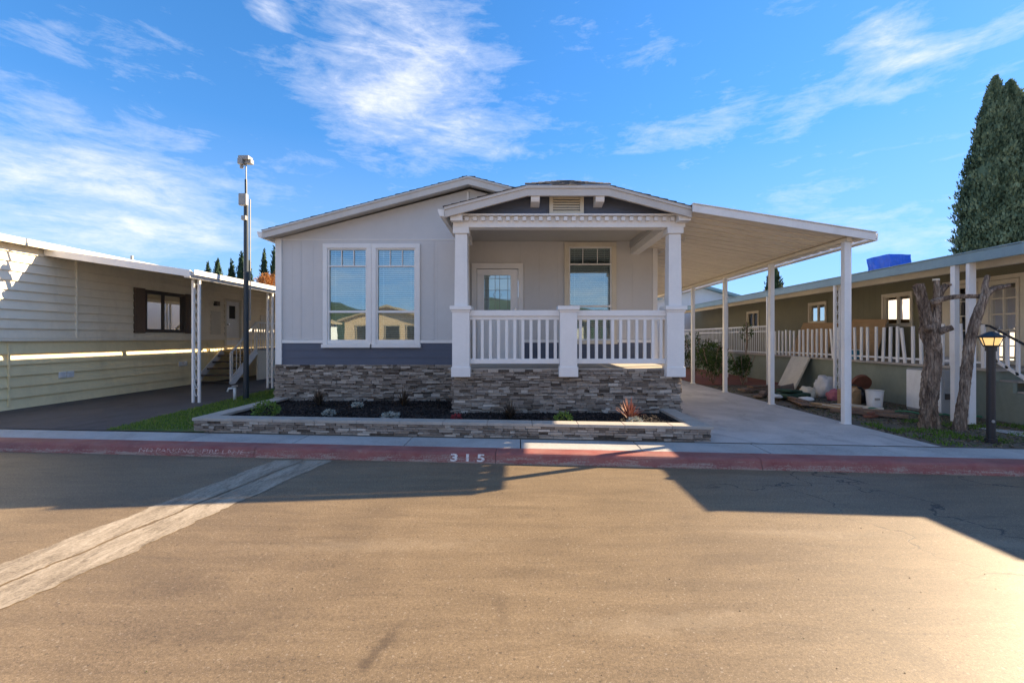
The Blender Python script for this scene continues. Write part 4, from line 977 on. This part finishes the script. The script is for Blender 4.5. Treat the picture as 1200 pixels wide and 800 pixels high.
limb(T1,'stub',[(6.30,6.84,1.60),(6.42,6.76,1.66)],[.075,.05],2.7,5,14)
for p in ((5.98,6.848,2.31),(6.30,6.9,2.39),(6.48,6.9,2.31)):
    q=MB(); q.tube([(p[0],p[1],p[2]-.02),(p[0],p[1],p[2]+.006)],.045,12); q.build('cut_face',M['creamtrim'] if p[0]<6.4 and p[0]>6.1 else M['oldwood'],T1)
T2=thing('bare_tree','thinner leaning bare trunk with forked top, behind the lamp post','tree',(6.52,6.75,GZ),'lopped bare trunks by the right driveway')
limb(T2,'trunk',[(6.50,6.75,.08),(6.52,6.75,.3),(6.58,6.75,.75),(6.63,6.75,1.2),(6.72,6.74,1.7),(6.84,6.72,2.1),(6.86,6.72,2.28),(6.90,6.72,2.42)],[.125,.105,.09,.085,.082,.068,.055,.04],12.0,8,22,.8)
limb(T2,'limb',[(6.82,6.72,2.08),(6.93,6.70,2.20),(7.05,6.70,2.24),(7.18,6.68,2.27)],[.07,.06,.05,.04],14.0,seg=14,k=.7)
# ------------------------------------------------------------------ LAMP POST
La=thing('lamp_post','short dark post lamp with glowing amber lantern at the kerb on the right','street lamp',(6.15,5.95,GZ))
lx,ly=6.15,5.95
q=MB(); q.tube([(lx,ly,.12),(lx,ly,1.36)],.045,16); q.tube([(lx,ly,.12),(lx,ly,.19)],.062,16); q.tube([(lx,ly,1.33),(lx,ly,1.39)],.058,16); q.build('post',M['black'],La,smooth=False)
q=MB(); q.tube([(lx,ly,1.385),(lx,ly,1.405)],[.075,.085],6); 
q.tube([(lx,ly,1.505),(lx,ly,1.52),(lx,ly,1.565),(lx,ly,1.585)],[.135,.14,.06,.02],6)
for k_ in range(6):
    an=2*math.pi*k_/6; q.bar((lx+.078*math.cos(an),ly+.078*math.sin(an),1.40),(lx+.118*math.cos(an),ly+.118*math.sin(an),1.51),.008,.008)
q.build('lantern_frame',M['black'],La)
q=MB(); q.tube([(lx,ly,1.406),(lx,ly,1.504)],[.070,.108],6); q.build('lantern_glass',M['lampglow'],La)
q=MB(); q.tube([(lx-.02,ly-.045,.42),(lx-.02,ly-.055,.42)],.02,10); q.build('post_badge',M['galv'],La)

# ------------------------------------------------------------------ CLUTTER on the right
bk=thing('bucket','white plastic bucket on the ground in front of the deck wall','bucket',(7.0,9.0,GZ))
q=MB(); q.tube([(7.0,9.0,GZ),(7.0,9.0,.46),(7.0,9.0,.47)],[.125,.15,.16],20); q.build('pail',M['bucket'],bk,smooth=False)
q=MB(); q.box(6.9,6.99,8.845,8.87,.29,.33); q.build('label_patch',M['galv'],bk)
pa=MB(); pa.hexa([(7.3,12.15,GZ),(7.3,12.95,GZ),(7.36,12.95,GZ),(7.36,12.15,GZ),(7.80,12.3,.98),(7.80,13.1,.98),(7.86,13.1,.98),(7.86,12.3,.98)]); tag(pa.build('panel_board',M['panelboard'],bevel=.01),'large cream board leaning on the deck wall behind the carport posts','board')
def blob(name,c,r,mat,label,cat,sq=.8,seed=0,group=None):
    bm=bmesh.new(); bmesh.ops.create_icosphere(bm,subdivisions=4,radius=1)
    for v in bm.verts:
        d=v.co.normalized(); k_=1+.22*noise.noise(d*1.8+Vector((seed,0,0)))+.16*abs(noise.noise(d*4+Vector((0,seed,0))))+.10*abs(noise.noise(d*9))
        z=d.z*sq*k_; z=max(z,-.55*sq); v.co=Vector((c[0]+r*d.x*k_,c[1]+r*d.y*k_,c[2]+r*(z+.55*sq)))
    me=bpy.data.meshes.new(name); bm.to_mesh(me); bm.free(); me.polygons.foreach_set('use_smooth',[True]*len(me.polygons)); me.materials.append(mat)
    o=bpy.data.objects.new(name,me); COL.objects.link(o); return tag(o,label,cat,group)
blob('rubbish_bag',(7.15,9.75,GZ),.24,M['bagdark'],'black plastic bag slumped in front of the green deck wall','bag',.9,1,'bags heaped by the deck')
blob('rubbish_bag',(7.1,10.6,GZ),.21,M['bagwhite'],'tall grey white plastic bag behind the pink bundle','bag',1.5,2,'bags heaped by the deck')
blob('cloth_bundle',(6.82,9.9,GZ),.14,M['pink'],'pink cloth bundle among the bags beside the awning posts','cloth bundle',1.1,3)
blob('cloth_bundle',(6.55,10.4,GZ),.16,M['panelboard'],'small cream cloth bundle left of the pink one','cloth bundle',1.0,5)
blob('cloth_bundle',(8.35,9.0,.99),.16,M['bagwhite'],'white plastic bundle on the deck floor behind the pickets','bundle',.6,6)
q=MB(); q.tube([(7.35,9.95,.28),(7.36,10.02,.31)],.19,24); o=q.build('terracotta_disc',M['brick']); 
tag(o,'round terracotta disc standing behind the black bag','disc')
o=q=None
q=MB(); q.tube([(7.5,9.8,.45),(7.54,9.8,.47)],[.22,.22],24)
bpy.data.objects['terracotta_disc'].location=(.12,0,.22)
q=MB(); q.obox((6.05,10.2,GZ+.09),(.75,.45,.1),(0,0,.4)); q.obox((6.02,10.2,GZ+.18),(.55,.35,.07),(0,.1,.6)); tag(q.build('canvas_bundle',M['greenpad'],bevel=.03),'folded dark green canvas lying on the bare ground past the driveway','bundle')
lum=[((5.75,9.5,.19),(1.5,.16,.04),1.25,M['oldwood'],'long weathered plank along the driveway edge, nearest the third post'),
     ((5.95,8.6,.18),(1.3,.14,.04),1.9,M['wood'],'pale plank lying between the white sheet and the driveway'),
     ((6.1,8.0,.18),(1.1,.12,.05),2.3,M['oldwood'],'brown plank end close to the front carport post'),
     ((6.15,7.9,.16),(.55,.12,.04),.5,M['brick'],'reddish wooden block lying near the front carport post'),
     ((5.7,10.7,.18),(1.2,.18,.04),.9,M['oldwood'],'short grey plank behind the long one beside the driveway'),
     ((6.2,11.6,.22),(1.4,.25,.05),.3,M['oldwood'],'grey plank crosswise below the leaning cream board')]
for c_,sz,rz,mt,lb in lum:
    q=MB(); q.obox(c_,sz,(0,random.uniform(-.03,.03),rz)); q.obox((c_[0]+.02,c_[1]+.05,c_[2]+sz[2]),(sz[0]*.7,sz[1]*.7,sz[2]*.8),(0,.02,rz+.12)); tag(q.build('plank',mt,bevel=.004),lb,'plank','scrap timber beside the driveway')
q=MB(); q.obox((6.35,8.75,GZ+.05),(.95,.55,.02),(.03,.05,.5)); q.obox((6.6,8.55,GZ+.035),(.5,.35,.015),(0,.0,.9)); tag(q.build('plastic_sheet',M['panelboard']),'crumpled cream sheet lying flat on the dirt behind the front carport post','sheet')
for i,(c_,lb) in enumerate((((5.6,10.0,.2),'white crumpled scrap beside the driveway, left of the two'),((6.0,9.55,.2),'white crumpled scrap right beside the green canvas'))):
    blob('scrap',c_,.13,M['bucket'],lb,'scrap',.35,9+i,'white scraps on the ground')
q=MB(); pts=[]
for i in range(60):
    t=i/59; pts.append((6.5+1.2*t,8.55-1.0*t+.10*math.sin(t*9),GZ+.03+.02*math.sin(t*21)))
q.tube(pts,.016,7); tag(q.build('garden_hose',M['hose'],smooth=True),'green garden hose trailing along the ground before the deck','hose')
pot=thing('plant_pot','empty dark pot on its side beside the cream cloth bundle','plant pot',(6.3,11.0,GZ))
q=MB(); q.tube([(6.3,11.0,.26),(6.5,10.9,.28),(6.54,10.88,.285)],[.09,.13,.145],16); q.build('pot_body',M['darkframe'],pot)
q=MB(); q.obox((6.75,9.35,.30),(.34,.28,.30),(0,0,.5)); q.obox((6.62,9.22,.46),(.16,.27,.008),(0,-.5,.5)); q.obox((6.88,9.48,.46),(.16,.27,.008),(0,.6,.5)); tag(q.build('cardboard_box',M['wood']),'small open cardboard box between the pink bundle and the bucket','box')
for i,(x_,y_,a_,l_,lb) in enumerate(((6.1,9.1,.6,.9,'thin dead stick lying nearest the white sheet'),(5.8,8.3,2.0,.7,'thin dead stick lying close to the front carport post'),(6.6,11.3,1.1,.8,'thin dead stick lying farthest back under the leaning board'))):
    q=MB(); q.tube(smoothpath([(x_,y_,.17),(x_+.4*l_*math.cos(a_),y_+.4*l_*math.sin(a_),.21),(x_+l_*math.cos(a_),y_+l_*math.sin(a_),.18)],[.015,.012,.006])[0],.012,6); tag(q.build('stick',M['bark']),lb,'stick','dead sticks on the ground')
# plywood on the deck
for (a0,a1,z1,bx0,lb) in ((12.3,14.0,1.92,8.25,'brown plywood sheet on the deck behind the pickets, larger of the two'),(10.75,12.05,1.95,8.35,'brown plywood sheet on the deck nearer the awning posts')):
    q=MB(); q.hexa([(bx0,a0,.99),(bx0,a1,.99),(bx0+.03,a1,.99),(bx0+.03,a0,.99),(bx0+.45,a0+.18,z1),(bx0+.45,a1,z1+.05),(bx0+.48,a1,z1+.05),(bx0+.48,a0+.18,z1)]); tag(q.build('plywood_sheet',M['wood'],bevel=.004),lb,'plywood','plywood leaning on the deck')
ch=thing('storage_tub','small light blue tub on the deck floor behind the pickets','tub',(8.15,11.2,.99))
q=MB(); q.tube([(8.15,11.2,.99),(8.15,11.2,1.2)],[.16,.2],14); q.build('tub',paint('blue_plastic',(.08,.30,.42),.4),ch)
q=MB(); q.tube([(8.15,11.2,1.2),(8.15,11.2,1.225)],.21,14); q.build('lid',M['bucket'],ch)
# rose bushes at the far end of the drive
def shrub(x,y,r,h,label,seed,n=1500,leaf=.075):
    t=thing('shrub',label,'shrub',(x,y,GZ),'leafy shrubs beyond the carport')
    q=MB()
    for i in range(7):
        a=i*.9+seed; q.tube(smoothpath([(x,y,GZ),(x+.35*r*math.cos(a),y+.35*r*math.sin(a),GZ+h*.4),(x+.7*r*math.cos(a),y+.7*r*math.sin(a),GZ+h*.85)],[.02,.014,.006])[0],.012,6)
    q.build('stem',M['bark'],t)
    q=MB()
    for i in range(9):
        a=random.uniform(0,6.28); rr=random.uniform(.1,.75)*r; leafball(q,(x+rr*math.cos(a),y+rr*math.sin(a),GZ+h*random.uniform(.3,.85)),r*random.uniform(.3,.5),n//9,leaf,seed=seed+i)
    q.build('foliage',M['leaf'],t)
shrub(5.75,13.6,.65,1.25,'dark leafy shrub right behind the third carport post',1.0)
shrub(6.45,13.2,.45,1.0,'small dark shrub between the driveway and the deck',5.0,900)
shrub(5.95,15.6,.7,1.6,'taller shrub with pale tips farther back by the white house',2.0)
shrub(7.0,16.5,.6,1.3,'shrub in front of the far end of the deck railing',3.0)
vs_=thing('young_tree','thin dark young tree trunk in front of the deck metal railing','tree',(6.95,14.0,GZ))
q=MB(); q.tube(smoothpath([(6.95,14,GZ),(6.93,14,.9),(6.97,14,1.5),(6.94,14,2.0)],[.035,.03,.025,.012])[0],.028,8); q.build('trunk',M['bark'],vs_)
q=MB(); leafball(q,(6.95,14,1.65),.16,160,.07,seed=2,sq=1.6); q.build('foliage',M['leaf'],vs_)

# ------------------------------------------------------------------ FAR HOUSES
Fh=thing('house','white house with blue grey gable roof at the far end of the driveway','house',(9,26,GZ))
q=MB(); q.box(5.5,14,24.5,31,GZ,3.0); q.prism([(5.5,3.0),(14,3.0),(9.7,4.2)],'y',24.51,24.6); q.build('wall',M['farwhite'],Fh)
q=MB(); slab(q,(5.1,3.03),(9.7,4.33),.14,24.1,31.4); slab(q,(9.7,4.33),(14.3,3.03),.14,24.1,31.4); q.build('roof',M['blueroof'],Fh)
window(Fh,FY(24.5),10.5,11.2,1.6,2.7,.1,M['brown'],M['darkframe'],M['glassdark'],tw=.04,sill=False,room=False,label='window with orange curtain')
q=MB(); q.box(10.5,11.2,24.47,24.499,1.62,2.68); q.build('window_curtain',M['orange'],Fh)
Ff=thing('fence','low white panel fence across the far end of the driveway','fence',(4,21,GZ))
q=MB(); q.box(2.8,9.0,21,21.06,GZ,1.35); q.build('fence_panel',M['farwhite'],Ff)
for i in range(5): q=MB(); q.box(2.8+i*1.55,2.9+i*1.55,20.94,21.1,GZ,1.45); q.build('fence_post',M['metalwhite'],Ff)

# houses across the street, seen in the windows' reflections
def across(x,y,w_,label,mt,seed):
    t=thing('house',label,'house',(x,y,.12),'homes across the street behind the viewer')
    q=MB(); q.box(x-w_/2,x+w_/2,y-12,y,.12,2.9); q.prism([(x-w_/2,2.9),(x+w_/2,2.9),(x,2.9+w_*.14)],'y',y-12,y-.001); q.build('wall',mt,t)
    q=MB(); slab(q,(x-w_/2-.4,2.85),(x,2.98+w_*.14+.06),.14,y-12.3,y+.4); slab(q,(x,2.98+w_*.14+.06),(x+w_/2+.4,2.85),.14,y-12.3,y+.4); q.build('roof',M['tanroof'],t)
    for k_ in (-.28,.05,.3):
        q=MB(); q.box(x+k_*w_-.6,x+k_*w_+.6,y,y+.04,1.3,2.5); wv=q.build('window',M['tanroof'],t)
        q=MB(); q.box(x+k_*w_-.5,x+k_*w_+.5,y+.041,y+.05,1.4,2.4); q.build('pane',M['dark'],wv)
across(-9.9,-16,6.5,'tan gabled home reflected in the double window',M['tan'],1)
across(1.5,-16.5,7.2,'cream gabled home across the street, reflected in the porch window',M['creamtrim'],2)
across(12,-11.5,7.5,'tan gabled home across the street to the right',M['tan'],3)
across(-20.5,-11.5,7.5,'pale gabled home across the street to the left',M['farwhite'],4)

# ------------------------------------------------------------------ TREES
def cypress(name,label,spires,mat,n,leaf,z0=GZ,group=None,cat='tree'):
    x,y=spires[0][0],spires[0][1]; t=thing(name,label,cat,(x,y,z0),group)
    q=MB()
    for (sx,sy,h,r) in spires: q.tube([(sx,sy,z0),(sx,sy,h*.92)],[r*.22,r*.03],8)
    q.build('trunk',M['bark'],t)
    core=MB(); q=MB()
    for si,(sx,sy,h,r) in enumerate(spires):
        prof=lambda t_: r*min(1,(t_/.12)**.5 if t_<.12 else 1)*(1-max(0,(t_-.40)/.60)**1.7)**.9+.02*r
        def R_(an,z):
            t_=(z-z0)/(h-z0); v=Vector((math.cos(an)*1.6,math.sin(an)*1.6,z/r*1.3+si*7))
            return prof(t_)*(1+.20*noise.noise(v)+.22*noise.noise(v*2.6)+.16*noise.noise(v*6))
        path=[(sx,sy,z0+.3+(h-z0-.5)*i/30) for i in range(31)]
        cr=[1]*31; core.tube(path,cr,16,lambda a,p:max(.01,R_(a,p.z)*.80))
        m_=int(n*h*r/sum(s[2]*s[3] for s in spires))
        for i in range(m_):
            tt=1-random.random()**.75*1.0; z=z0+.2+(h-z0-.2)*tt; an=random.uniform(0,6.283); rr=R_(an,z)*(random.uniform(.80,1.04) if random.random()<.93 else random.uniform(1.0,1.14))
            # the tube frame puts its angle differently; keep the same noise by using the leaf's own angle
            p=Vector((sx+rr*math.cos(an),sy+rr*math.sin(an),z)); d=Vector((math.cos(an),math.sin(an),0)); s_=leaf*random.uniform(.6,1.4)
            up=(Vector((0,0,1))+d*random.uniform(-.1,.55)+Vector((random.gauss(0,.25),random.gauss(0,.25),0))).normalized(); side=up.cross(d+Vector((random.gauss(0,.5),random.gauss(0,.5),0))).normalized()
            sh=min(1,max(0,.45+.55*noise.noise(Vector((math.cos(an)*2.2,math.sin(an)*2.2,z*2.2/r)))+random.gauss(0,.15)))
            q.face([p-side*s_*.28,p+side*s_*.28,p+up*s_*.75+side*s_*.2,p+up*s_*1.15,p+up*s_*.7-side*s_*.22],sh)
    co=core.build('crown_core',mat,t,smooth=True); q.build('crown',mat,t)
    return t
cypress('cypress_tree','huge twin-topped cypress towering behind the olive green home',[(29.2,28,17.5,1.7),(30.45,28.3,17.4,2.2),(30.1,27.8,13,2.3),(29.1,28.2,9.5,1.3)],M['cypress'],120000,.17)
cypress('cypress_tree','small dark cypress top showing between carport roof and olive home',[(19.6,35.2,7.1,.85)],M['cypdark'],2500,.22)
far=[(-31.6,46,9.1,.68),(-30.6,46,9.6,.72),(-29.2,46,9.4,.62),(-28.2,46,10.2,.72),(-27.4,46,9.2,.55)]
lab=['leftmost','second','third','fourth and tallest','fifth, next to the dark mast']
for i,s_ in enumerate(far): cypress('cypress_tree','slender distant cypress above the left roof, %s in the row'%lab[i],[s_],M['cypdark'],1300,.2,group='distant cypresses on the left')
cypress('cypress_tree','slender distant cypress just right of the dark mast',[(-25.9,46,10.5,.6)],M['cypdark'],1000,.2,group='distant cypresses on the left')
cypress('cypress_tree','slender distant cypress above the orange tree, nearest the grey home',[(-24.9,46,10.8,.55)],M['cypdark'],1000,.2,group='distant cypresses on the left')
ot=thing('autumn_tree','orange autumn tree in the gap between the left roof and the grey home','tree',(-23.2,42,GZ))
q=MB(); q.tube([(-23.2,42,GZ),(-23.2,42,4.5),(-23.0,42,6)],[.2,.15,.05],10)
for i in range(9):
    a=i*.7; q.tube([(-23.2,42,4+i*.12),(-23.2+1.3*math.cos(a),42+1.3*math.sin(a),6.3+.1*i)],[.07,.02],6)
q.build('trunk',M['bark'],ot)
q=MB()
for i in range(22):
    a=random.uniform(0,6.28); rr=random.uniform(0,1.35); leafball(q,(-23.2+rr*math.cos(a),42+rr*math.sin(a),random.uniform(5.2,7.7)),random.uniform(.4,.7),170,.17,seed=i,shell=.7)
q.build('crown',M['autumn'],ot)

# ------------------------------------------------------------------ WORLD
W=bpy.data.worlds.new('World'); S.world=W; W.use_nodes=True; t=W.node_tree
SUN=Vector((1.90,.86,1.0)).normalized(); EL=math.asin(SUN.z); AZ=math.atan2(SUN.x,SUN.y)
bg=t.nodes['Background']; sky=t.nodes.new('ShaderNodeTexSky'); sky.sky_type='NISHITA'; sky.sun_disc=False; sky.sun_elevation=EL; sky.sun_rotation=AZ
sky.air_density=1.0; sky.dust_density=.1; sky.ozone_density=3.0
SKYS=.10
hs=t.nodes.new('ShaderNodeHueSaturation'); hs.inputs['Saturation'].default_value=1.25; hs.inputs['Value'].default_value=1.0
kk=t.nodes.new('ShaderNodeVectorMath'); kk.operation='MULTIPLY_ADD'; lk(t,sky.outputs[0],kk.inputs[0]); kk.inputs[1].default_value=(.40,.22,.10); kk.inputs[2].default_value=(1,1,1)
dv=t.nodes.new('ShaderNodeVectorMath'); dv.operation='DIVIDE'; lk(t,sky.outputs[0],dv.inputs[0]); lk(t,kk.outputs[0],dv.inputs[1])
lk(t,dv.outputs[0],hs.inputs['Color'])
tc=t.nodes.new('ShaderNodeTexCoord'); D=tc.outputs['Generated']
def pix(x,y): return Vector(((x-610)/533.,1,(396-y)/533.)).normalized()
def blobm(px,py,rx,rz,amt,rot=0):
    c=pix(px,py); mp=t.nodes.new('ShaderNodeMapping'); mp.vector_type='POINT'
    sb=t.nodes.new('ShaderNodeVectorMath'); sb.operation='SUBTRACT'; lk(t,D,sb.inputs[0]); sb.inputs[1].default_value=c
    az=math.atan2(c.x,c.y)
    r1=t.nodes.new('ShaderNodeVectorRotate'); r1.rotation_type='Z_AXIS'; r1.inputs['Angle'].default_value=az; lk(t,sb.outputs[0],r1.inputs['Vector'])
    r2=t.nodes.new('ShaderNodeVectorRotate'); r2.rotation_type='Y_AXIS'; r2.inputs['Angle'].default_value=R(rot); lk(t,r1.outputs[0],r2.inputs['Vector'])
    sc=t.nodes.new('ShaderNodeVectorMath'); sc.operation='MULTIPLY'; lk(t,r2.outputs[0],sc.inputs[0]); sc.inputs[1].default_value=(1/rx,.8/rx,1/rz)
    ln=t.nodes.new('ShaderNodeVectorMath'); ln.operation='LENGTH'; lk(t,sc.outputs[0],ln.inputs[0])
    e=math_(t,'SUBTRACT',1.0,ln.outputs['Value'],True); e=math_(t,'POWER',e,.8)
    return math_(t,'MULTIPLY',e,amt)
B=[(480,100,.28,.17,.55,-10),(430,125,.13,.07,.45,0),(500,40,.18,.10,.42,-5),(600,160,.20,.05,.30,0),(470,190,.22,.03,.35,3),
   (90,230,.36,.14,.62,8),(60,190,.20,.06,.3,4),(190,275,.22,.05,.3,5),(312,8,.05,.025,.7,-15),(150,60,.30,.04,.30,16),
   (1040,45,.10,.045,.75,-18),(1150,40,.14,.025,.60,0),(940,130,.36,.06,.33,-6),(780,165,.3,.04,.22,0),(1040,275,.25,.06,.38,0),(900,235,.2,.03,.2,-3),(700,40,.12,.03,.2,0)]
acc=None
for q in B:
    e=blobm(*q); acc=e if acc is None else math_(t,'ADD',acc,e)
mp=t.nodes.new('ShaderNodeMapping'); mp.inputs['Scale'].default_value=(2.2,2.2,9); mp.inputs['Rotation'].default_value=(0,R(14),0); lk(t,D,mp.inputs['Vector'])
n1=nz(t,mp.outputs[0],2.6,14,.68,.35)
mp2=t.nodes.new('ShaderNodeMapping'); mp2.inputs['Scale'].default_value=(5,5,11); mp2.inputs['Rotation'].default_value=(0,R(-12),R(30)); lk(t,D,mp2.inputs['Vector'])
n2=nz(t,mp2.outputs[0],2.6,12,.66,.5)
nn_=math_(t,'ADD',math_(t,'MULTIPLY',n1,.65),math_(t,'MULTIPLY',n2,.35))
sepd=t.nodes.new('ShaderNodeSeparateXYZ'); lk(t,D,sepd.inputs[0])
back=math_(t,'MULTIPLY',math_(t,'LESS_THAN',sepd.outputs[1],0.0),.25)
cov=math_(t,'ADD',math_(t,'ADD',math_(t,'MULTIPLY',acc,.55),math_(t,'MULTIPLY',math_(t,'SUBTRACT',nn_,.5),1.5)),-.02)
cm=ramp(t,math_(t,'ADD',cov,back),[(.06,0),(.28,.32),(.55,.95)])
ccol=t.nodes.new('ShaderNodeRGB'); ccol.outputs[0].default_value=(3.1,3.15,3.4,1)
hz=ramp(t,sepd.outputs[2],[(0,.42),(.38,0)])
hzc=mixc(t,hz,hs.outputs[0],(1.7,2.1,2.7))
mxs=mixc(t,math_(t,'MULTIPLY',cm,.9),hzc,ccol.outputs[0])
lk(t,mxs,bg.inputs['Color']); bg.inputs['Strength'].default_value=SKYS

sd=bpy.data.lights.new('sun','SUN'); sd.energy=5.0; sd.angle=R(.4); sd.color=(1,.78,.52)
so=bpy.data.objects.new('sun',sd); COL.objects.link(so); so.rotation_euler=(-SUN).to_track_quat('-Z','Y').to_euler(); so.location=(10,10,20)

# ------------------------------------------------------------------ CAMERA
cd=bpy.data.cameras.new('camera'); cam=bpy.data.objects.new('camera',cd); COL.objects.link(cam); S.camera=cam
cam.location=(0,0,1.5); cam.rotation_euler=(R(90),0,0); cd.sensor_width=36; cd.lens=16.0; cd.shift_x=-10/1200; cd.shift_y=-4/1200
cd.clip_start=.05; cd.clip_end=3000
S.view_settings.view_transform='Standard'; S.view_settings.look='None'; S.view_settings.exposure=1.86; S.view_settings.gamma=1
S.render.resolution_x=1024; S.render.resolution_y=682
